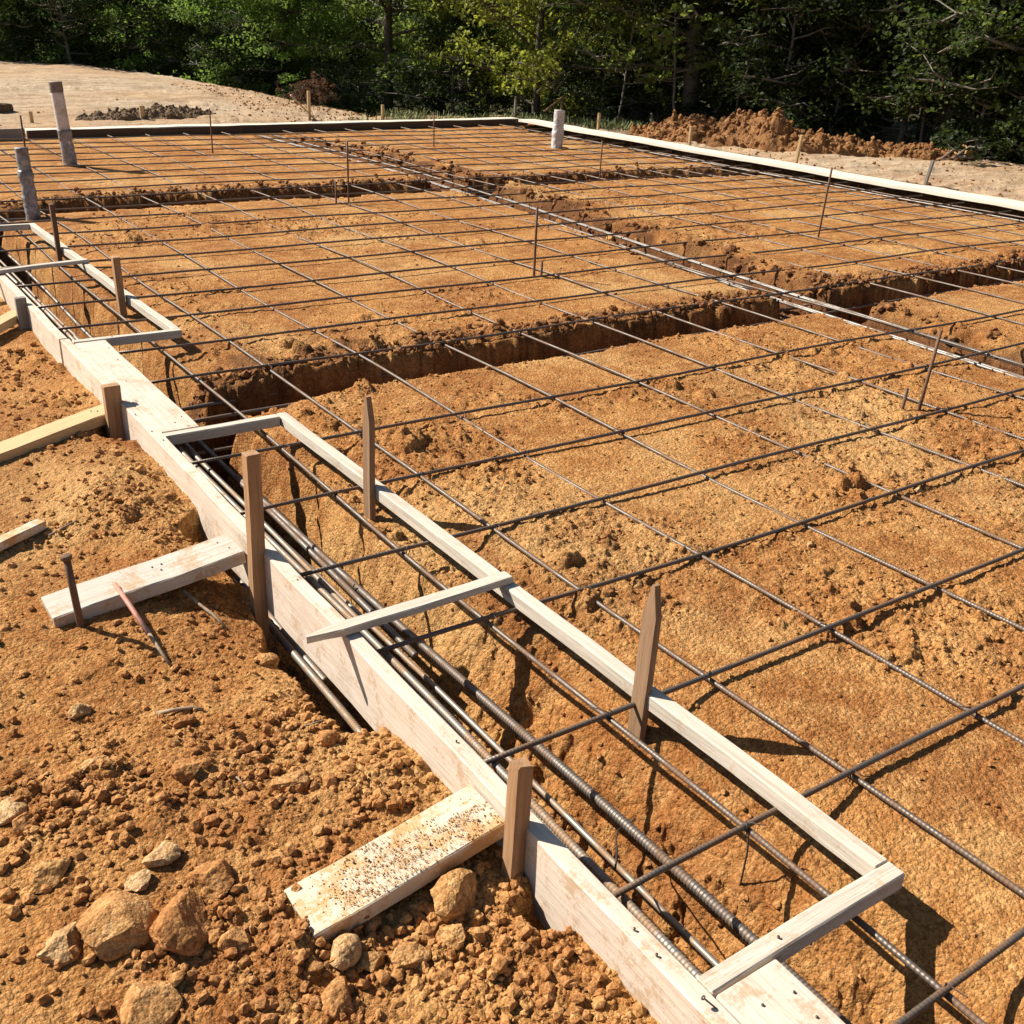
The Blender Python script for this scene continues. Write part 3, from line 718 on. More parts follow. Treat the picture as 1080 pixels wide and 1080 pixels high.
# beam bars in the front trench
def beam(name, pts, r, mat, label, ribs=True, pitch=0.0088, group='beam bars lying in the front trench', seed=0, sides=10):
    o = bar(name, pts[0], pts[1], r, mat, ribs, sides, 0.004, seed, pitch); tag(o, label, 'rebar', group); return o
beam('beam_rebar', (( -0.622, -6.0, -0.012), (-0.616, 7.0, -0.012)), 0.0088, M_DUSTYBAR, 'thick ribbed dusty bar hugging the inside of the front form board', seed=1)
beam('beam_rebar', ((-0.527, -2.9, -0.085), (-0.548, 5.6, -0.075)), 0.0066, M_DUSTYBAR, 'thinner dusty bar just inside the ribbed bar at the front board', False, seed=2)
beam('beam_rebar', ((-0.592, -0.70, -0.022), (-0.588, 2.3, -0.022)), 0.0078, M_DUSTYBAR, 'short lapped bar touching the ribbed bar at the front board', True, seed=7)
beam('beam_rebar', ((-0.402, -2.9, -0.112), (-0.452, 0.55, -0.118)), 0.0108, M_BIGBAR, 'thick shiny ribbed bar in the middle of the front trench', seed=3)
beam('beam_rebar', ((-0.474, -0.80, -0.118), (-0.418, 6.4, -0.118)), 0.0098, M_BIGBAR, 'thick bar lapped beside the shiny one in the front trench', seed=4)
beam('beam_rebar', ((-0.690, -1.06, -0.225), (-0.672, 0.25, -0.225)), 0.0105, M_DUSTYBAR, 'low bar showing under the outside of the front form board', True, seed=5)
beam('beam_rebar', ((-0.655, -0.62, -0.240), (-0.640, 0.3, -0.240)), 0.0105, M_DUSTYBAR, 'second low bar under the front form board, beside the tall stake', True, seed=6)
beam('beam_rebar', ((-0.43, -2.0, -0.285), (-0.46, 5.5, -0.33)), 0.0105, M_BIGBAR, 'bar on the dark floor of the front trench', True, seed=8)
# hanging wires
def wire(pts, label):
    o = link('bent_wire', tube_mesh('bent_wire', pts, 0.0021, 6, M_WIRE)); tag(o, label, 'wire', 'bent wires hanging in the front trench')
wire([(-0.600, -1.772, 0.004), (-0.55, -1.72, -0.02), (-0.50, -1.66, -0.06), (-0.44, -1.60, -0.11), (-0.405, -1.585, -0.128), (-0.395, -1.60, -0.10)], 'thin wire slung between bars beside the nearest kicker plank stake')
wire([(-0.455, -0.40, -0.10), (-0.462, -0.385, -0.13), (-0.46, -0.395, -0.22), (-0.455, -0.39, -0.30)], 'thin wire hanging into the trench beside the tall outside stake')
wire([(-0.303, -1.82, 0.0), (-0.306, -1.83, -0.05), (-0.31, -1.83, -0.13), (-0.318, -1.828, -0.21)], 'thin wire hanging inside the near corner of the nearer frame')
wire([(-0.45, 4.05, -0.10), (-0.455, 4.06, -0.18), (-0.46, 4.05, -0.30)], 'thin wire hanging in the trench of the farther frame')
wire([(-0.715, -0.42, -0.16), (-0.722, -0.44, -0.20), (-0.72, -0.47, -0.27), (-0.715, -0.46, -0.34)], 'thin wire poking from the hole outside the form')

# bars in the cross trench and the long trench
G2 = 'beam bars in the cross trench'
beam('beam_rebar', ((-0.50, 1.31, -0.11), (7.95, 1.52, -0.11)), 0.009, M_BAR, 'farther dark bar strung through the near cross trench', False, group=G2, seed=21)
beam('beam_rebar', ((-0.50, 1.16, -0.115), (7.95, 1.33, -0.115)), 0.009, M_BAR, 'nearer dark bar strung through the near cross trench', False, group=G2, seed=22)
beam('beam_rebar', ((-0.50, 1.19, -0.27), (7.95, 1.31, -0.27)), 0.009, M_BAR, 'lowest dark bar on the floor of the near cross trench', False, group=G2, seed=23)
beam('beam_rebar', ((-0.50, 5.86, -0.10), (7.95, 6.05, -0.10)), 0.009, M_BAR, 'bar through the farther cross trench', False, group=G2, seed=24)
beam('beam_rebar', ((-0.50, 5.98, -0.10), (7.95, 6.15, -0.10)), 0.009, M_BAR, 'second bar through the farther cross trench', False, group=G2, seed=25)
G3 = 'beam bars along the long trench'
def polybar(pts, r, mat, label, group):
    P = np.array(pts, float); o = empty('beam_rebar', P[0]); tag(o, label, 'rebar', group)
    t = np.linspace(0, 1, 60); s = np.linspace(0, 1, len(P)); Q = np.stack([np.interp(t, s, P[:, k]) for k in range(3)], -1)
    link('bar', tube_mesh('bar', Q-P[0], r, 8, mat), None, o)
ys = np.linspace(-4.2, 10.75, 9)
cx = np.interp(ys, YB, XB)
polybar([(x-0.05, y, -0.035) for x, y in zip(cx, ys)], 0.0085, M_BUNDLE, 'left upper bar of the grey bundle along the long trench', G3)
polybar([(x-0.015, y, -0.037) for x, y in zip(cx, ys)], 0.0085, M_BUNDLE, 'second upper bar of the grey bundle along the long trench', G3)
polybar([(x+0.13, y, -0.028) for x, y in zip(cx, ys)], 0.0085, M_BUNDLE, 'right upper bar of the grey bundle along the long trench', G3)
polybar([(x+0.15, y, -0.028) for x, y in zip(cx[:6], ys[:6])], 0.0085, M_BUNDLE, 'lapped bar on the right of the bundle in the long trench', G3)
polybar([(x+0.03, y, -0.14) for x, y in zip(cx, ys)], 0.0085, M_BUNDLE, 'lower bar of the bundle on the floor of the long trench', G3)
G4 = 'beam bars under the right form'
polybar([(7.93+0.027*(y-2.5), y, -0.075) for y in ys], 0.0085, M_BUNDLE, 'bar along the trench under the right-hand form', G4)
polybar([(7.86+0.027*(y-2.5), y, -0.16) for y in ys], 0.0085, M_BUNDLE, 'lower bar along the trench under the right-hand form', G4)

# short dark stirrup rods standing where the trenches meet
def rod(x, y, h, r, label, lean=(0, 0), mat=M_RUST, group='thin steel rods standing in the slab area'):
    z = gz(x, y)-0.12
    o = bar('grade_rod', (x, y, z), (x+lean[0]*1.2, y+lean[1]*1.2, z+h+0.12), r, mat, sag=0.0005, seed=int(x*10), up=(0, 1, 0)); tag(o, label, 'steel rod', group); return o
rod(2.43, 8.92, 0.46, 0.008, 'steel rod standing near the far form, left of the grey bundle')
rod(2.31, 5.31, 0.50, 0.008, 'steel rod standing just before the farther cross trench')
rod(2.22, 5.36, 0.18, 0.008, 'stub rod beside the rod before the farther cross trench')
rod(5.27, 9.00, 0.40, 0.008, 'steel rod standing nearest the white capped pipe by the far form')
rod(2.18, 2.44, 0.42, 0.008, 'steel rod standing in the middle of the slab before the bundle')
rod(2.20, 2.39, 0.10, 0.008, 'stub rod at the foot of the mid-slab rod')
rod(5.33, 5.76, 0.38, 0.007, 'steel rod standing beyond the long trench near the farther cross trench')
rod(5.05, 2.66, 0.52, 0.008, 'leaning steel rod in the right half of the slab', (0.03, 0.0))
rod(2.19, -0.37, 0.33, 0.0075, 'rusty rod leaning in the nearest part of the slab at the right edge', (0.07, 0.02))
rod(2.15, -0.32, 0.09, 0.0075, 'short stub rod beside the leaning rod at the right edge', (0.012, 0.0))
rod(0.33, 7.85, 0.50, 0.0085, 'dark rod standing behind the grey wrapped pipe')
rod(3.20, 0.90, 0.10, 0.009, 'stub rod where the long and cross trenches meet')

# ------------------------------------------------------------------ pipes
def pipe(x, y, r, h, lean, label, group, pieces):
    z = gz(x, y); e = empty('plumbing_pipe', (x, y, z)); tag(e, label, 'pipe', group)
    d = Vector((lean[0], lean[1], h))
    for nm, a, b_, rr, mat, crinkle in pieces:
        n = 26; pts = []; rad = []
        for i in range(n+1):
            t = a+(b_-a)*i/n; pts.append(d*t)
            rad.append(rr*(1+(crinkle*(mnoise.noise(Vector((t*22, x, y)))+0.5*mnoise.noise(Vector((t*60, y, x)))) if crinkle else 0)))
        me = tube_mesh(nm, [tuple(p) for p in pts], rad, 20, mat)
        if crinkle:
            for v in me.vertices:
                ax = Vector(d)*(v.co.z/d.z); q = v.co-ax; q.z = 0
                v.co += q*crinkle*1.2*mnoise.noise(Vector((q.x*45, q.y*45, v.co.z*16)))
        if nm == 'pipe_wall':     # open top: a rim ring and a dark bore
            pass
        link(nm, me, None, e)
    return e
pipe(0.79, 8.26, 0.058, 0.75, (-0.035, 0.02), 'tall white pipe with brown top band leaning near the far form', 'plumbing pipes standing in the slab', [
    ('pipe_body', -0.2, 0.89, 0.058, M_PVC, 0), ('top_band', 0.88, 1.0, 0.0605, M_CAP, 0.02), ('wrap', -0.1, 0.44, 0.064, M_WRAP, 0.11)])
pipe(6.82, 8.53, 0.070, 0.46, (0.02, 0.0), 'short thick pipe in pale crinkled wrap near the right form', 'plumbing pipes standing in the slab', [
    ('pipe_body', -0.2, 0.96, 0.066, M_PVC, 0), ('wrap', -0.1, 0.62, 0.074, M_WRAPPALE, 0.12), ('top_sleeve', 0.60, 1.0, 0.069, M_WRAPPALE, 0.03)])
pipe(-0.09, 5.63, 0.045, 0.50, (-0.012, 0.0), 'grey pipe in dark crinkled wrap beyond the farther frame', 'plumbing pipes standing in the slab', [
    ('pipe_body', -0.3, 0.98, 0.043, M_WRAP, 0), ('wrap', -0.2, 0.70, 0.050, M_WRAP, 0.13), ('top_sleeve', 0.68, 1.0, 0.046, M_WRAP, 0.03)])

# ------------------------------------------------------------------ far and right forms
def far_line(x): return 10.90+0.080*(x-0.9)
e = empty('form_board', (4.7, far_line(4.7), ZF)); tag(e, 'far form across the back of the slab with a pale top and shade-dark face', 'form board', 'forms at the back of the slab')
board('face_board', (0.93, far_line(0.93)+0.019, ZF), (8.44, far_line(8.44)+0.019, ZF), 0.038, 0.20, M_SHADEBOARD, parent=e, warp=0.004, seg=0.3)
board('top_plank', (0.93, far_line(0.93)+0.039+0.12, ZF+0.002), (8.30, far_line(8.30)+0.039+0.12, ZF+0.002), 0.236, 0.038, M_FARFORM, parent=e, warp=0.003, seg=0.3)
o = board('form_board', (-0.9, far_line(-0.9)-0.045, ZF+0.030), (0.90, far_line(0.90)-0.040, ZF+0.030), 0.040, 0.22, M_GREYWOOD, seg=0.3)
tag(o, 'grey weathered form board at the far left, standing slightly higher than its neighbour', 'form board', 'forms at the back of the slab')
def right_x(y): return 7.95+0.030*(y-2.5)
e = empty('form_board', (right_x(4), 4.0, ZF)); tag(e, 'wide sunbleached form plank along the right side of the slab', 'form board', 'forms at the back of the slab')
board('top_plank', (right_x(-6)+0.145, -6, ZF), (right_x(11.45)+0.145, 11.45, ZF), 0.286, 0.040, M_FARFORM, parent=e, warp=0.004, seg=0.3)
board('face_board', (right_x(-6)+0.300, -6, ZF-0.0025), (right_x(11.4)+0.300, 11.4, ZF-0.0025), 0.036, 0.34, M_SHADEBOARD, parent=e, warp=0.003, seg=0.3)
o = board('offcut_board', (8.85, 13.25, 0.03), (9.45, 12.75, 0.03), 0.09, 0.05, M_BROWN); tag(o, 'brown board lying just beyond the far right corner of the forms', 'board', None)
o.location.z = gz(9.1, 13.0)+0.05
o = board('corner_plank', (8.65, 11.75, 0.0), (9.35, 11.35, 0.0), 0.24, 0.038, M_FARFORM); tag(o, 'pale plank lying flat at the far right corner of the forms', 'plank', None); o.location.z = gz(9.0, 11.5)+0.045

def outstake(x, y, h, w, mat, label, lean=(0, 0), t=0.03, rot=0.3):
    z = gz(x, y)
    return stake('survey_stake', x, y, z-0.15, z+h, w, t, mat, label, lean, rot, group='stakes standing outside the far and right forms')
outstake(5.37, 12.95, 0.40, 0.05, M_YELLOW, 'pale stake with a slanting batten beyond the far form, below the red brush')
o = board('stake_brace', (5.12, 13.02, 0.30), (5.50, 12.92, -0.08), 0.06, 0.025, M_YELLOW); tag(o, 'slanting pale batten nailed to the stake beyond the far form', 'batten')
outstake(6.69, 13.07, 0.26, 0.05, M_YELLOW, 'pale stake beyond the far form at the foot of the slender tree')
outstake(2.77, 12.67, 0.17, 0.06, M_YELLOW, 'short stake beyond the far form in front of the dark soil pile')
outstake(1.35, 12.75, 0.14, 0.05, M_YELLOW, 'short stake beyond the far form behind the tall white pipe')
outstake(9.42, 10.95, 0.26, 0.05, M_YELLOW, 'yellow stake beyond the right form nearest its far corner')
outstake(9.26, 8.66, 0.30, 0.05, M_YELLOW, 'yellow stake beyond the right form at the left foot of the red heap')
outstake(9.09, 6.54, 0.40, 0.05, M_YELLOW, 'tall leaning yellow stake in front of the red heap', (0.035, -0.02))
outstake(9.03, 4.59, 0.28, 0.055, M_GREYWOOD, 'grey stake beyond the right form near the right picture edge', (0.04, -0.03))
outstake(8.05, 13.2, 0.10, 0.05, M_YELLOW, 'tiny stake top showing behind the middle of the far form')
outstake(9.55, 13.5, 0.42, 0.04, M_GREYWOOD, 'thin grey stake left of the far right corner')
outstake(10.35, 13.2, 0.50, 0.05, M_YELLOW, 'pale stake right behind the far right corner')
o = board('stake_brace', (10.05, 13.3, 0.02), (10.38, 13.18, 0.28), 0.06, 0.03, M_BROWN); tag(o, 'short brown batten leaning on the stake behind the far right corner', 'batten')

# ------------------------------------------------------------------ heaps
def heap(name, cx, cy, a, b_, h, ang, mat, label, seed, clod=0.10, amp=1.0, n=150):
    u = np.linspace(-1.25, 1.25, n); U, Vv = np.meshgrid(u, u, indexing='ij')
    c, s = math.cos(ang), math.sin(ang)
    X = cx + c*U*a - s*Vv*b_; Y = cy + s*U*a + c*Vv*b_
    rr = np.sqrt(U*U+Vv*Vv) + 0.30*fbm(X*1.4, Y*1.4, 3, seed)
    prof = np.clip(1-rr, 0, 1)**0.5
    top = 0.78+0.55*fbm(X*1.9+9, Y*1.9, 4, seed+5)
    zg = base_ground(X.ravel(), Y.ravel())[0].reshape(X.shape)
    z = zg - 0.03 - 0.08*(rr > 1.05) + h*0.72*prof*top
    m = np.clip(prof*4, 0, 1)
    z += amp*m*(0.75*clods(X, Y, clod*2.6, seed+20, 0.6) + 1.1*clods(X, Y, clod*1.2, seed+30, 0.7) + 0.6*clods(X, Y, clod*0.6, seed+40, 0.6)) + m*0.05*fbm(X*9, Y*9, 3, seed+50)
    idx = np.arange(n*n).reshape(n, n); F = np.stack([idx[:-1, :-1], idx[1:, :-1], idx[1:, 1:], idx[:-1, 1:]], -1).reshape(-1, 4)
    V = np.stack([X-cx, Y-cy, z], -1).reshape(-1, 3); z0 = float(zg.mean()); V[:, 2] -= z0
    F = np.vstack([F[:, [0, 1, 2]], F[:, [0, 2, 3]]])
    heap_parts = []; r = np.random.default_rng(seed); ok = np.nonzero((prof.ravel() > 0.05))[0]
    for i in r.choice(ok, 1500 if h > 0.3 else 350):       # broken lumps lying in the heap
        LV, LF = LUMPS[r.integers(len(LUMPS))]; sz_ = clod*(0.10+0.42*r.random()**4); q, _ = np.linalg.qr(r.normal(size=(3, 3)))
        heap_parts.append(((LV*np.array([1, r.uniform(.65, 1), r.uniform(.6, .95)])*sz_)@q + V[i] + np.array([0, 0, sz_*0.25]), LF))
    off = len(V); VV, FF = [V], [F]
    for LV, LF in heap_parts: VV.append(LV); FF.append(LF+off); off += len(LV)
    V = np.vstack(VV); F = np.vstack(FF)
    o = link(name, mesh_np(name, V, F, False, mat)); o.location = (cx, cy, z0); tag(o, label, 'soil heap', None); return o
heap('soil_heap', 10.75, 8.75, 1.9, 0.80, 0.66, -0.95, M_REDSOIL, 'long lumpy heap of red soil beyond the right form', 301, 0.13, 1.25, 260)
heap('soil_heap', 12.15, 7.05, 0.7, 0.50, 0.26, -0.8, M_REDSOIL, 'small red heap at the right end of the long red heap', 340, 0.12, 1.0, 110)
heap('soil_heap', 3.0, 13.0, 0.95, 0.42, 0.20, 0.1, M_DARKSOIL, 'low patch of dark lumpy soil on the sand beyond the far form', 360, 0.07, 1.1, 150)

# ------------------------------------------------------------------ stones
def stone(x, y, s, mat, label, flat=0.7, elong=1.25, rot=0.0, sink=0.35, seed=0, tilt=(0, 0), group='stones lying on the soil'):
    V, F = lump_template(1000+seed, 4, 0.22, 11, 0.48, 0.80)
    V = V.copy(); nrm = V/np.linalg.norm(V, axis=1)[:, None]
    for i in range(len(V)):
        q = Vector(V[i]); V[i] += nrm[i]*(0.05*mnoise.noise(q*3+Vector((seed, 0, 0)))+0.03*mnoise.noise(q*9)+0.015*mnoise.noise(q*22))
    V *= np.array([s*elong, s, s*flat])*1.2
    o = link('stone', mesh_np('stone', V, F, False, mat)); z = gz_base(x, y)
    o.location = (x, y, z + s*flat*(1-2*sink)*0.62); o.rotation_euler = (tilt[0], tilt[1], rot)
    tag(o, label, 'stone', group); return o
def gz_base(x, y):
    xs = np.array([x-0.02, x, x+0.02, x, x]); ys_ = np.array([y, y, y, y-0.02, y+0.02]); return float(np.mean(ground(xs, ys_)[0]))

stone(-0.848, -1.622, 0.043, M_STONE, 'blocky stone under the nearest kicker plank beside its stake', 0.85, 1.2, 0.4, 0.2, 1)
stone(-1.398, -1.372, 0.062, M_STONE, 'biggest flat-topped stone at the bottom left', 0.55, 1.1, 1.0, 0.25, 2, (0.12, 0.1))
stone(-1.306, -1.425, 0.052, M_CLOD, 'reddish slab of a stone right of the biggest flat stone', 0.6, 1.25, 0.9, 0.25, 3, (0.2, -0.15))
stone(-1.389, -1.540, 0.042, M_STONE, 'stone cut by the bottom edge at the left', 0.7, 1.2, 0.2, 0.3, 4)
stone(-1.285, -0.667, 0.024, M_STONEPALE, 'pale pebble alone between the pink rod and the bottom left', 0.7, 1.25, 0.6, 0.25, 5)
stone(-0.984, -1.172, 0.027, M_STONE, 'small blocky stone left of the nearest kicker plank top', 0.75, 1.3, 0.0, 0.25, 6)
stone(-1.500, -0.955, 0.036, M_STONEPALE, 'pale flat stone at the left picture edge above the bottom corner', 0.45, 1.2, 0.8, 0.3, 7)
stone(-1.478, -1.017, 0.026, M_CLOD, 'dark lump just below the pale flat stone at the left edge', 0.8, 1.2, 0.9, 0.25, 8)
stone(-1.311, -0.919, 0.022, M_STONE, 'rounded stone half sunk left of the bare smooth patch', 0.6, 1.3, 0.2, 0.35, 9)
stone(-0.975, -1.680, 0.028, M_STONE, 'leftmost of two stones under the lower edge of the nearest kicker', 0.9, 1.1, 0.3, 0.2, 10)
stone(-0.892, -1.690, 0.026, M_STONE, 'squarish stone below the blocky stone at the kicker', 0.9, 1.0, 0.6, 0.2, 11)
stone(-1.079, -1.620, 0.026, M_STONEPALE, 'pale chip at the low end of the nearest kicker plank', 0.8, 1.2, 0.5, 0.2, 12)
stone(-1.035, -1.650, 0.022, M_STONE, 'brown stone next to the pale chip below the kicker', 0.8, 1.1, 0.2, 0.2, 13)
stone(-1.119, -1.690, 0.028, M_CLOD, 'reddish stone near the bottom edge left of centre', 0.7, 1.3, 1.3, 0.25, 14)
stone(-0.818, -0.635, 0.034, M_STONE, 'round brown stone at the edge of the hole beside the form board', 0.75, 1.15, 0.5, 0.25, 15)
stone(-1.279, -1.253, 0.030, M_STONEPALE, 'pale pointed stone above the two big flat stones', 0.6, 1.15, 0.2, 0.25, 16)
stone(-1.207, -1.351, 0.036, M_CLOD, 'dark split lump between big stones and the kicker', 0.8, 1.3, 0.5, 0.25, 17)
stone(-1.156, -1.038, 0.030, M_CLOD, 'wedge of red soil stone in the crumbly patch at left', 0.7, 1.25, 1.2, 0.3, 18)
stone(-1.102, -0.843, 0.022, M_CLOD, 'small red lump right of the bare smooth patch', 0.7, 1.2, 0.4, 0.3, 19)
stone(-1.465, -1.180, 0.030, M_STONE, 'brown stone at the left edge above the biggest stone', 0.6, 1.3, 0.6, 0.3, 20)
stone(-1.480, -1.350, 0.034, M_STONEPALE, 'long pale stone left of the biggest flat stone', 0.6, 1.5, 0.5, 0.3, 21)
stone(-1.225, -1.500, 0.024, M_STONE, 'small stone between the reddish slab and the bottom edge', 0.7, 1.2, 0.1, 0.25, 22)
stone(-1.330, -1.290, 0.020, M_STONEPALE, 'pale pebble touching the top of the biggest stone', 0.7, 1.2, 0.4, 0.25, 23)
stone(-0.848, -1.057, 0.022, M_CLOD, 'lump beside the form board above the nearest kicker', 0.8, 1.2, 0.4, 0.25, 24)
G5 = 'stones in the slab area'
stone(3.70, 3.50, 0.065, M_STONEPALE, 'pale round stone in the rubble right of the long bundle', 0.8, 1.2, 0.4, 0.2, 30, group=G5)
stone(3.80, 3.66, 0.045, M_STONE, 'brown stone beside the pale round one at the bundle', 0.8, 1.2, 0.9, 0.2, 31, group=G5)
stone(3.88, 4.45, 0.055, M_CLOD, 'red lump in the rubble farther up the bundle', 0.8, 1.2, 0.1, 0.2, 32, group=G5)
stone(3.62, 2.85, 0.050, M_CLOD, 'red lump in the rubble near the trench crossing', 0.8, 1.3, 0.5, 0.2, 33, group=G5)
stone(1.442, -0.924, 0.020, M_STONEPALE, 'pale pebble by itself at the right under a mesh crossing', 0.7, 1.2, 0.5, 0.25, 34, group=G5)
stone(0.79, -1.02, 0.016, M_STONEPALE, 'white pebble under the mesh in the right foreground', 0.7, 1.3, 0.5, 0.25, 35, group=G5)
stone(-0.13, 1.44, 0.040, M_CLOD, 'dark lump on the far lip of the near cross trench by the frame', 0.8, 1.2, 0.5, 0.2, 36, group=G5)
stone(-0.36, 1.44, 0.050, M_CLOD, 'large lump on the far lip of the cross trench nearest the plank', 0.8, 1.2, 0.2, 0.2, 37, group=G5)
stone(0.16, 1.46, 0.036, M_CLOD, 'third lump along the far lip of the near cross trench', 0.8, 1.2, 0.8, 0.2, 38, group=G5)
stone(1.12, 13.9, 0.15, M_DARKSOIL, 'grey boulder on the sand at the left picture edge', 0.8, 1.4, 0.3, 0.25, 39, group='boulders beyond the forms')
stone(11.0, 12.3, 0.16, M_STONE, 'round brown boulder by the trees left of the red heap', 0.9, 1.1, 0.3, 0.2, 40, group='boulders beyond the forms')
stone(12.6, 6.5, 0.15, M_STONE, 'brown boulder at the right foot of the red heaps', 0.9, 1.1, 0.3, 0.2, 41, group='boulders beyond the forms')

# uncountable small lumps of loose soil, as one mesh
def loose_lumps(which):
    pts, szs = [], []
    def add(n, xr, yr, smin, smax, dens, power=3.0, cond=None):
        x = rng.uniform(*xr, n); y = rng.uniform(*yr, n); z, pale, lit, lo, _m = ground(x, y)
        s = smin+(smax-smin)*rng.random(n)**power
        keep = rng.random(n) < dens(x, y, lo)
        if cond is not None: keep &= cond(x, y, z)
        for i in np.nonzero(keep)[0]:
            pts.append((x[i], y[i], z[i]+s[i]*0.25)); szs.append(s[i])
    lo_d = lambda x, y, lo: np.clip(lo-0.25, 0.02, 1)**1.5
    if which == 0:
        add(42000, (-1.75, -0.715), (-2.1, -0.9), 0.0016, 0.019, lambda x, y, lo: np.clip(lo-0.32, 0.05, 1)**1.3, 8)
        add(1600, (-1.75, -0.72), (-2.0, 0.9), 0.005, 0.017, lambda x, y, lo: 0.4+0*x, 3)
        add(900, (-1.75, -0.72), (-2.0, -1.15), 0.006, 0.022, lambda x, y, lo: 0.6+0*x, 2)
        add(20000, (-1.65, -0.715), (-0.9, 0.5), 0.0018, 0.014, lambda x, y, lo: np.clip(lo-0.32, 0.05, 1)**1.3, 6)
        add(4500, (-1.6, -0.73), (0.5, 3.6), 0.004, 0.022, lo_d, 4)
        add(60000, (-0.2, 3.0), (-2.7, 0.98), 0.0018, 0.0105, lambda x, y, lo: 0.9*np.clip(lo-0.1, 0.16, 1)**1.3, 6)
        add(26000, (-0.2, 5.0), (1.5, 5.6), 0.003, 0.014, lambda x, y, lo: 0.6*np.clip(lo-0.1, 0.1, 1)**1.3, 5)
        add(9000, (3.0, 7.8), (-1.5, 1.0), 0.003, 0.014, lambda x, y, lo: 0.6*np.clip(lo-0.1, 0.1, 1)**1.3, 5)
        add(1500, (-0.2, 7.8), (0.80, 1.02), 0.004, 0.018, lambda x, y, lo: np.exp(-((y-1.0)/0.07)**2)*0.6, 4)
        add(3000, (-0.62, -0.2), (-2.6, 0.7), 0.002, 0.012, lambda x, y, lo: 0.5+0*x, 4)
        add(2500, (0.0, 8.0), (11.6, 15.0), 0.008, 0.035, lambda x, y, lo: 0.3*np.clip(ss(2, 7, x), 0.15, 1), 4)
    else:
        add(6500, (-0.45, 7.8), (1.33, 1.62), 0.005, 0.034, lambda x, y, lo: np.exp(-((y-1.42)/0.09)**2), 4)
        add(2500, (-0.2, 7.6), (6.12, 6.55), 0.010, 0.035, lambda x, y, lo: np.exp(-((y-6.3)/0.12)**2), 3)
        add(4200, (3.2, 4.6), (0.2, 10.5), 0.008, 0.050, lambda x, y, lo: np.exp(-(((x-np.interp(y, YB, XB)-0.40)/0.13)**2)), 4)
        add(1200, (2.8, 3.6), (-2, 10.0), 0.006, 0.028, lambda x, y, lo: np.exp(-(((x-np.interp(y, YB, XB)+0.12)/0.08)**2))*0.6, 3)
        add(3500, (4.8, 9.5), (11.9, 19.0), 0.006, 0.030, lambda x, y, lo: np.clip(0.08+0.9*ss(-0.05, 0.35, fbm(x*0.5, y*0.9, 3, 607)+0.2*ss(3, 6, x)), 0, 1), 4)
        add(2500, (9.0, 13.0), (3.5, 11.0), 0.008, 0.035, lambda x, y, lo: 0.35+0*x, 4)
    if which == 0:
        o = link('loose_soil_lumps', scatter_mesh('loose_soil_lumps', pts, szs, M_CLOD, 0.8, 5))
        tag(o, 'small lumps of loose orange soil scattered over the ground', None, None, 'stuff')
    else:
        o = link('dug_soil_lumps', scatter_mesh('dug_soil_lumps', pts, szs, M_MOISTCLOD, 0.85, 6))
        tag(o, 'darker reddish lumps of dug soil along the trench edges', None, None, 'stuff')
loose_lumps(0); loose_lumps(1)

# ------------------------------------------------------------------ small things in the foreground
z = gz(-1.195, -0.300)
e = empty('steel_pin', (-1.195, -0.300, z)); tag(e, 'rusty steel form pin with a round head at the low end of the middle kicker', 'steel pin')
link('pin_shaft', tube_mesh('pin_shaft', [(0.004, 0, -0.15), (0.0, 0, 0.0), (-0.004, 0.002, 0.10), (-0.008, 0.004, 0.196)], 0.0095, 10, M_RUST), None, e)
link('pin_head', tube_mesh('pin_head', [(-0.008, 0.004, 0.196), (-0.0081, 0.004, 0.198), (-0.0085, 0.004, 0.207), (-0.0085, 0.004, 0.209)], [0.010, 0.0145, 0.0145, 0.011], 12, M_RUST), None, e)
za, zb = gz(-1.045, -0.575), 0.0
e = empty('painted_rod', (-1.045, -0.575, za)); tag(e, 'thin rod with flaking pink paint leaning on the middle kicker plank', 'rod')
top = Vector((-1.082, -0.228, -0.008)); bot = Vector((-1.050, -0.575, za+0.004)); o0 = Vector(e.location)
mid_ = bot.lerp(top, 0.36)
link('painted_length', tube_mesh('painted_length', [tuple(mid_-o0), tuple(mid_.lerp(top, 0.5)-o0+Vector((0.002, 0, -0.003))), tuple(top-o0)], [0.0068, 0.0072, 0.0060], 10, M_PINK), None, e)
link('bare_tip', tube_mesh('bare_tip', [tuple(bot-o0), tuple(bot.lerp(mid_, 0.6)-o0), tuple(mid_-o0)], [0.0035, 0.0048, 0.0055], 10, M_TWIG), None, e)
def twig(pts, r, label, group='twigs on the foreground soil'):
    q = [(x, y, gz(x, y)+dz) for x, y, dz in pts]; o = empty('twig', q[0]); tag(o, label, 'twig', group)
    link('twig_stem', tube_mesh('twig_stem', [tuple(Vector(a)-Vector(q[0])) for a in q], [r*1.2]+[r]*(len(q)-2)+[r*0.6], 7, M_TWIG), None, o)
twig([(-0.915, -0.275, 0.02), (-0.895, -0.33, 0.012), (-0.875, -0.39, 0.01), (-0.862, -0.455, 0.006)], 0.0045, 'pale curved twig below the middle kicker plank')
twig([(-1.14, -0.765, 0.006), (-1.10, -0.785, 0.008), (-1.065, -0.79, 0.006), (-1.045, -0.81, 0.005)], 0.005, 'short brown twig on bare soil below the pink rod')
twig([(-1.15, 0.265, 0.01), (-1.10, 0.29, 0.012), (-1.06, 0.30, 0.01)], 0.004, 'thin twig beside the steel pin and the offcut')
twig([(-1.075, -1.07, 0.004), (-1.07, -1.10, 0.008), (-1.065, -1.13, 0.004)], 0.0025, 'tiny dry stalk in the bare smooth patch')
twig([(-0.78, -0.98, 0.006), (-0.83, -1.0, 0.012), (-0.88, -1.0, 0.01)], 0.0025, 'thin dry stalk beside the form board above the nearest kicker')
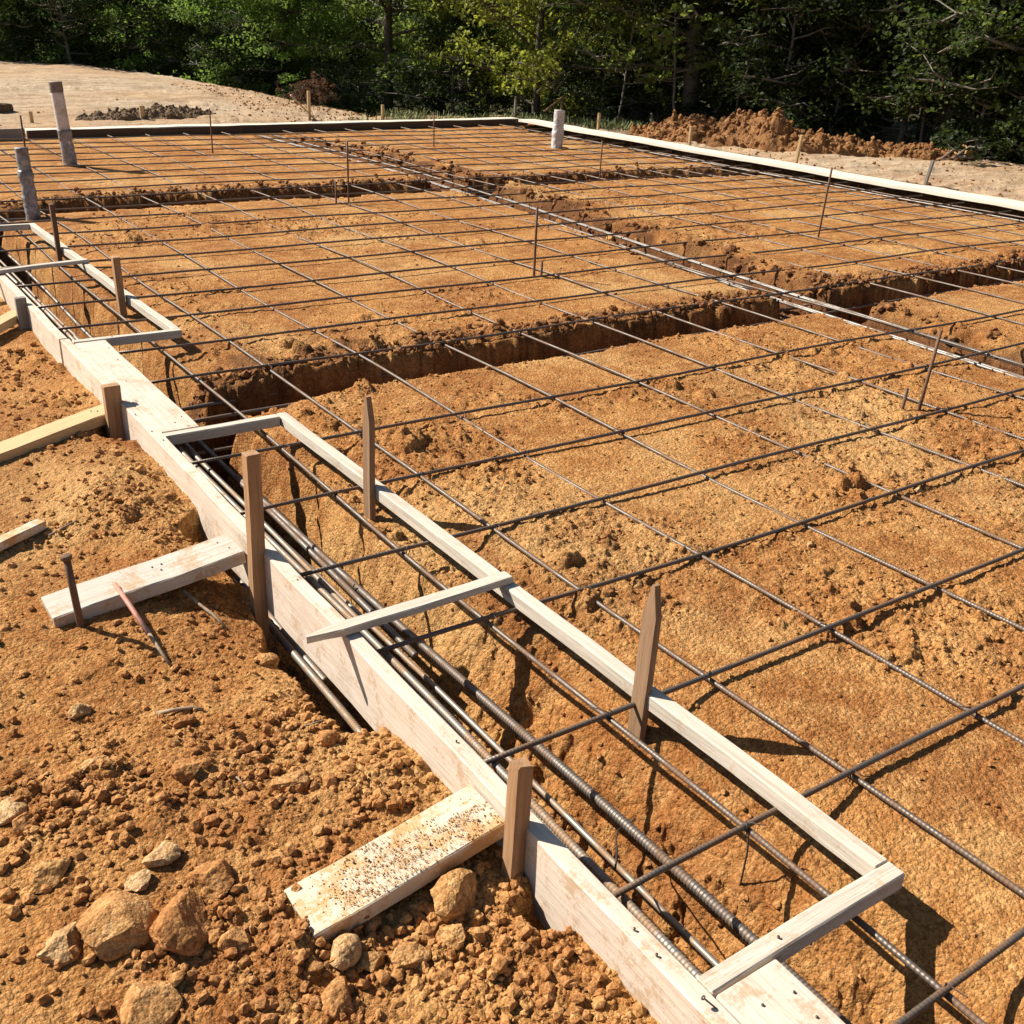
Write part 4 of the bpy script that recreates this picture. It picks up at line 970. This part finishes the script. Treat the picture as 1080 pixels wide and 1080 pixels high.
o = board('wood_offcut', (-1.34, 0.20, gz(-1.34, 0.2)+0.035), (-1.155, 0.325, gz(-1.155, 0.325)+0.030), 0.040, 0.028, M_BRACE); tag(o, 'narrow pale wood offcut lying at the left picture edge', 'wood offcut')

# ------------------------------------------------------------------ trees
def leaves_np(centres, radii, n_per, size, r, droop=0.25):
    """diamond shaped, folded leaves gathered in clumps"""
    C = np.repeat(np.asarray(centres), n_per, 0); Rd = np.repeat(np.asarray(radii), n_per); n = len(C)
    d = r.normal(size=(n, 3)); d /= np.linalg.norm(d, axis=1)[:, None]; rad = Rd*r.random(n)**0.45
    P = C + d*rad[:, None]*np.array([1, 1, 0.72])
    ax = r.normal(size=(n, 3)); ax[:, 2] = ax[:, 2]*0.6-droop; ax /= np.linalg.norm(ax, axis=1)[:, None]
    nr = r.normal(size=(n, 3))*0.75 + np.array([0, 0, 0.8]) + 0.35*d; sd = np.cross(ax, nr); sd /= np.linalg.norm(sd, axis=1)[:, None]+1e-9
    nn = np.cross(sd, ax); s = size*(0.6+0.8*r.random(n))[:, None]
    a = P-ax*s*0.5; b_ = P+sd*s*0.33+nn*s*0.08; c = P+ax*s*0.5; e = P-sd*s*0.33+nn*s*0.08
    V = np.stack([a, b_, c, e], 1).reshape(-1, 3); F = np.arange(4*n).reshape(n, 4)
    tone = np.repeat(np.clip(r.normal(0.45, 0.28, n)+np.repeat(r.normal(0, 0.18, len(centres)), n_per), 0, 1), 4)
    return V, F, tone

def make_tree_meshes(seed, H, spread, trunk_h, trunk_r, n_limb, n_twig, clump, n_leaf, leaf, leaf_mat_, bark, shape='oval', lean=0.0):
    r = np.random.default_rng(seed); VT, FT = [], []; off = 0; cen, rad = [], []
    def addtube(pts, rr, sides):
        nonlocal off
        V, F = tube(pts, rr, sides, False); VT.append(V); FT.append(F+off); off += len(V)
    n = 9; tp = np.stack([lean*np.linspace(0, 1, n)**1.5+0.12*np.cumsum(r.normal(0, 0.25, n))*0.4, 0.12*np.cumsum(r.normal(0, 0.25, n))*0.4, np.linspace(-0.3, H*0.86, n)], -1)
    tp[:2, :2] = 0; addtube(tp, trunk_r*np.linspace(1.15, 0.18, n), 9)
    for i in range(n_limb):
        f = (i+r.random())/n_limb; zb = trunk_h+(H*0.84-trunk_h)*f
        base = np.array([np.interp(zb, tp[:, 2], tp[:, k]) for k in range(2)]+[zb])
        if shape == 'oval': wd = spread*(0.45+0.75*math.sin(PI*min(1, 0.16+0.86*f)))
        elif shape == 'cone': wd = spread*(1.12-0.85*f)
        else: wd = spread*(0.7+0.45*math.sin(PI*min(1, 0.3+0.75*f)))
        a = i*2.39996+r.normal(0, 0.35); L = wd*r.uniform(0.7, 1.15); rise = L*r.uniform(0.0, 0.45) if f < 0.75 else L*r.uniform(0.3, 0.9)
        if f < 0.15: rise = L*r.uniform(-0.15, 0.25)
        q = np.linspace(0, 1, 6); bend = r.normal(0, 0.12, (6, 3))*q[:, None]*L*0.5
        lp = base + np.stack([np.cos(a)*L*q, np.sin(a)*L*q, rise*q**0.8], -1)+bend
        addtube(lp, max(0.012, trunk_r*0.36*(1-0.6*f))*np.linspace(1, 0.2, 6), 6)
        for j in range(n_twig):
            t = r.uniform(0.3, 1.02); b0 = np.array([np.interp(t, q, lp[:, k]) for k in range(3)])
            tl = wd*r.uniform(0.18, 0.42); dv = r.normal(size=3); dv[2] = abs(dv[2])*0.5-0.1; dv /= np.linalg.norm(dv)
            e_ = b0+dv*tl; addtube(np.stack([b0, (b0+e_)/2+r.normal(0, 0.04, 3), e_]), [0.012, 0.008, 0.004], 4)
            cen.append(e_); rad.append(clump*r.uniform(0.6, 1.25))
            if r.random() < 0.6: cen.append((b0+e_)/2+r.normal(0, 0.1, 3)); rad.append(clump*r.uniform(0.45, 0.8))
    V, F, tone = leaves_np(cen, rad, n_leaf, leaf, r)
    crown = mesh_np('crown', V, F, False, leaf_mat_); attr_f(crown, 'tone', tone)
    trunk = mesh_np('trunk', np.vstack(VT), np.vstack(FT), True, bark)
    return trunk, crown

def polar(bearing, D):
    b = math.radians(bearing); return CAM.x+D*math.sin(b), CAM.y+D*math.cos(b)

PROTO = {}
def tree(kind, bearing, D, label, group, s=1.0, rot=None, cat='tree', dz=0.0, kname='tree'):
    x, y = polar(bearing, D); z = float(base_ground(np.array([x]), np.array([y]))[0][0])+dz
    e = empty(kname, (x, y, z)); e.scale = (s, s, s*random.uniform(0.95, 1.08)); e.rotation_euler = (0, 0, random.uniform(0, 6.28) if rot is None else rot)
    tag(e, label, cat, group); tm, cm = PROTO[kind]
    link('trunk' if cat == 'tree' else 'stem', tm, None, e); link('crown' if cat == 'tree' else 'foliage', cm, None, e); return e

PROTO['round_a'] = make_tree_meshes(1, 4.3, 1.9, 0.2, 0.13, 40, 11, 0.34, 80, 0.066, M_LEAF_DARK, M_BARK, 'oval')
PROTO['round_b'] = make_tree_meshes(2, 4.0, 1.9, 0.2, 0.12, 38, 11, 0.34, 80, 0.066, M_LEAF_DARK, M_BARK, 'cone')
PROTO['slender'] = make_tree_meshes(3, 6.2, 1.7, 1.7, 0.11, 26, 8, 0.30, 34, 0.080, M_LEAF_MID, M_BARK, 'oval', 0.2)
PROTO['bright'] = make_tree_meshes(4, 5.4, 2.2, 0.35, 0.075, 34, 9, 0.34, 42, 0.085, M_LEAF_BRIGHT, M_BARK, 'oval', -0.2)
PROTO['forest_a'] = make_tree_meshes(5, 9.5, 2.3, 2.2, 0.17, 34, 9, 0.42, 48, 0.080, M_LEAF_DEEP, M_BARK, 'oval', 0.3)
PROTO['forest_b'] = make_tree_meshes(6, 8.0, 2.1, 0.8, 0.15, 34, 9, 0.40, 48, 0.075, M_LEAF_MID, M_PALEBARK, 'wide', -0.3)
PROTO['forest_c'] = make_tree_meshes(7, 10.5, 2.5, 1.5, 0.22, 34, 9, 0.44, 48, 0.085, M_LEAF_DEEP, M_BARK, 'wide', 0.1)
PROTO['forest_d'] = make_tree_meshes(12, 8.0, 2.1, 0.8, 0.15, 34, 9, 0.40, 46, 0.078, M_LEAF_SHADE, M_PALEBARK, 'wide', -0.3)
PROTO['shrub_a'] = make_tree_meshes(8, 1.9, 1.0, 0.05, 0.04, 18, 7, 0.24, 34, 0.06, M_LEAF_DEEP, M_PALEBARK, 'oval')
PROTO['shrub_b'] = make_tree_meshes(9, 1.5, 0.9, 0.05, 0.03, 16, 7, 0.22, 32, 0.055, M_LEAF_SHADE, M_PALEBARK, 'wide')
PROTO['brush'] = make_tree_meshes(10, 0.8, 0.8, 0.02, 0.02, 12, 7, 0.17, 16, 0.08, M_LEAF_RED, M_BARK, 'wide')
PROTO['sapling'] = make_tree_meshes(11, 3.0, 0.7, 0.6, 0.022, 12, 4, 0.18, 9, 0.10, M_LEAF_MID, M_PALEBARK, 'oval', 0.3)

GT = 'trees along the edge of the clearing'
tree('round_a', 8.0, 29.5, 'dark rounded tree at the top left corner', GT, 0.95)
tree('round_b', 11.2, 28.2, 'dense dark tree behind the sand, second from the left corner', GT, 0.85)
tree('round_a', 15.6, 28.0, 'big dark bushy tree above the tall white pipe', GT, 1.0)
tree('round_b', 18.6, 28.8, 'dark tree half hidden behind the big bushy one above the sand', GT, 1.05)
tree('round_a', 22.0, 25.5, 'dark bushy tree at the right end of the sand mound', GT, 0.98)
tree('slender', 27.9, 23.6, 'slender tree with a bare dark trunk behind the far form', GT, 1.0, 0.6)
tree('slender', 30.6, 25.5, 'light airy tree just right of the slender dark trunk', GT, 1.0)
tree('forest_b', 32.2, 24.0, 'mid green tree left of the yellow green one', GT, 0.9)
tree('bright', 35.4, 20.6, 'bright yellow green tree above the far right corner of the forms', GT, 1.0, 2.0)
tree('bright', 38.6, 22.8, 'second yellow green tree behind the wrapped pipe', GT, 0.95, 4.1)
tree('forest_a', 40.6, 20.6, 'dark trunked tree right of the yellow green ones', GT, 0.95)
tree('forest_d', 43.2, 20.4, 'thin trunked tree left of the red soil heap', GT, 1.0)
tree('forest_c', 46.2, 20.8, 'tall shaded tree behind the left end of the red heap', GT, 0.95)
tree('forest_a', 49.3, 20.2, 'tall shaded tree behind the middle of the red heap', GT, 1.0)
tree('forest_c', 52.4, 20.0, 'tall shaded tree behind the right end of the red heap', GT, 1.0)
tree('forest_d', 55.3, 19.0, 'greener tree behind the small red heap', GT, 1.0)
tree('forest_a', 58.0, 18.6, 'shaded tree at the right picture edge', GT, 0.95)
tree('forest_d', 61.0, 17.8, 'tree with bright leaf sprays at the top right corner', GT, 0.95)
GB = 'trees deeper in the wood'
k = 0
for row, (D0, step) in enumerate(((27.5, 3.3), (34.0, 4.3))):
    b = 2.0+row*1.3
    while b < 70:
        D = D0 + (20 if b < 30 else 10 if b < 40 else 0) + random.uniform(-1.2, 1.2)
        tree(('forest_a', 'forest_c', 'forest_d')[k % 3], b, D, 'shaded tree standing deep in the wood behind the front trees', GB, random.uniform(0.95, 1.2)); k += 1
        b += step
GS = 'shrubs at the foot of the trees'
sh = [(9.5, 27.0, .8), (12.9, 26.6, .9), (17.3, 26.2, .8), (20.3, 24.6, .8), (25.5, 23.6, .8), (26.4, 26.6, 1.0), (29.9, 26.0, .9), (31.2, 22.8, 1.0), (33.0, 22.6, .8), (37.4, 20.9, .8), (38.8, 20.4, .8), (41.8, 20.6, 0.6), (44.6, 20.4, 0.7), (47.6, 19.2, 1.2), (50.4, 18.9, 1.1), (53.4, 18.7, 1.2), (56.6, 18.0, 1.1), (59.4, 17.4, 1.2), (62.0, 16.8, 1.0)]
swhere = ['below the top left corner', 'left of the big bushy tree', 'right of the big bushy tree', 'at the crest of the sand', 'beside the red brush', 'left of the slender dark trunk', 'right of the slender dark trunk',
          'under the airy tree', 'left of the far right form corner', 'behind the wrapped pipe', 'right of the wrapped pipe', 'left of the round brown boulder', 'just left of the red heap', 'behind the left end of the red heap',
          'behind the middle of the red heap', 'behind the right end of the red heap', 'behind the small red heap', 'near the right picture edge', 'at the right picture edge']
for i, (b, D, s) in enumerate(sh):
    tree('shrub_a' if i % 2 else 'shrub_b', b, D, 'leafy shrub %s' % swhere[i], GS, s*1.15, None, 'shrub', -0.05, 'shrub')
for i, (b, D, s) in enumerate([(39.6, 19.6, 1.0), (42.6, 19.4, 1.1), (45.4, 19.4, .9), (57.2, 17.6, 1.3), (54.6, 18.2, 1.1)]):
    tree('sapling', b, D, ['thin sapling behind the wrapped pipe', 'thin sapling left of the round brown boulder', 'thin sapling just left of the red heap top', 'pale sapling near the right picture edge', 'pale sapling behind the small red heap'][i], 'thin saplings before the wood', s, None, 'sapling', 0, 'sapling')
tree('brush', 24.0, 20.2, 'low reddish dead brush at the right end of the sand mound', None, 0.55, None, 'brush', -0.1, 'brush')

# grass behind the far form and the deep wood that closes the view
def grass():
    r = np.random.default_rng(5); n = 9000; b = np.radians(r.uniform(26, 41, n)); D = r.uniform(17.6, 24, n)
    x = CAM.x+D*np.sin(b); y = CAM.y+D*np.cos(b); z = base_ground(x, y)[0]
    keep = fbm(x*0.8, y*0.8, 2, 15) > -0.05; x, y, z = x[keep], y[keep], z[keep]; n = len(x)
    h = r.uniform(0.05, 0.17, n); a = r.uniform(0, 6.28, n); w = 0.012
    P = np.stack([x, y, z-0.02], -1); s = np.stack([np.cos(a)*w, np.sin(a)*w, 0*a], -1); l = np.stack([r.normal(0, 0.08, n), r.normal(0, 0.08, n), h], -1)
    V = np.stack([P-s, P+s, P+s*0.3+l, P-s*0.3+l], 1).reshape(-1, 3)
    o = link('grass', mesh_np('grass', V, np.arange(4*n).reshape(n, 4), False, M_GRASS)); tag(o, 'tufts of green grass between the far form and the trees', None, None, 'stuff')
grass()
def deep_wood():
    r = np.random.default_rng(6); n = 1500; b = np.radians(r.uniform(-4, 76, n)); D = r.uniform(39, 44, n) + 18*(b < math.radians(33)); h = r.uniform(-0.5, 8.0, n)
    C = np.stack([CAM.x+D*np.sin(b), CAM.y+D*np.cos(b), h-0.8], -1)
    V, F, tone = leaves_np(C, r.uniform(0.7, 1.3, n), 34, 0.34, r)
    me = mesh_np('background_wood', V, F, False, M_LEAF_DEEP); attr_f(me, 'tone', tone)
    tag(link('background_wood', me), 'dark mass of foliage deep in the wood', None, None, 'stuff')
deep_wood()

# ------------------------------------------------------------------ light, sky, camera
w = bpy.data.worlds.new('World'); SC.world = w; w.use_nodes = True
nt = w.node_tree; nt.nodes.clear()
sky = nt.nodes.new('ShaderNodeTexSky'); sky.sky_type = 'NISHITA'; sky.sun_disc = False
to_sun = Vector((-0.69, 0.925, 1.0)).normalized()
sky.sun_elevation = math.asin(to_sun.z); sky.sun_rotation = math.atan2(to_sun.x, to_sun.y)
bg = nt.nodes.new('ShaderNodeBackground'); bg.inputs['Strength'].default_value = 0.05
ow = nt.nodes.new('ShaderNodeOutputWorld'); nt.links.new(sky.outputs[0], bg.inputs[0]); nt.links.new(bg.outputs[0], ow.inputs[0])
ld = bpy.data.lights.new('sun', 'SUN'); ld.energy = 5.0; ld.angle = math.radians(0.5); ld.color = (1.0, 0.95, 0.86)
lo = bpy.data.objects.new('sun', ld); COL.objects.link(lo); lo.location = (-10, 14, 20)
lo.rotation_euler = (-to_sun).to_track_quat('-Z', 'Y').to_euler()

cam = bpy.data.cameras.new('camera'); co = bpy.data.objects.new('camera', cam); COL.objects.link(co)
Rw = ((0.8281285496, -0.5591216512, 0.0398256757), (-0.2077740577, -0.3721735319, -0.9046086463), (0.5206083425, 0.7408575040, -0.4243785014))
M = Matrix((Rw[0], [-v for v in Rw[1]], [-v for v in Rw[2]])).transposed().to_4x4(); M.translation = CAM
co.matrix_world = M
cam.sensor_width = 36; cam.sensor_fit = 'HORIZONTAL'; cam.lens = 36*1099.28/1080
cam.clip_start = 0.05; cam.clip_end = 2000
SC.camera = co
SC.view_settings.view_transform = 'Standard'; SC.view_settings.look = 'None'; SC.view_settings.exposure = 0.8; SC.view_settings.gamma = 1.0
SC.cycles.max_bounces = 6; SC.cycles.diffuse_bounces = 1
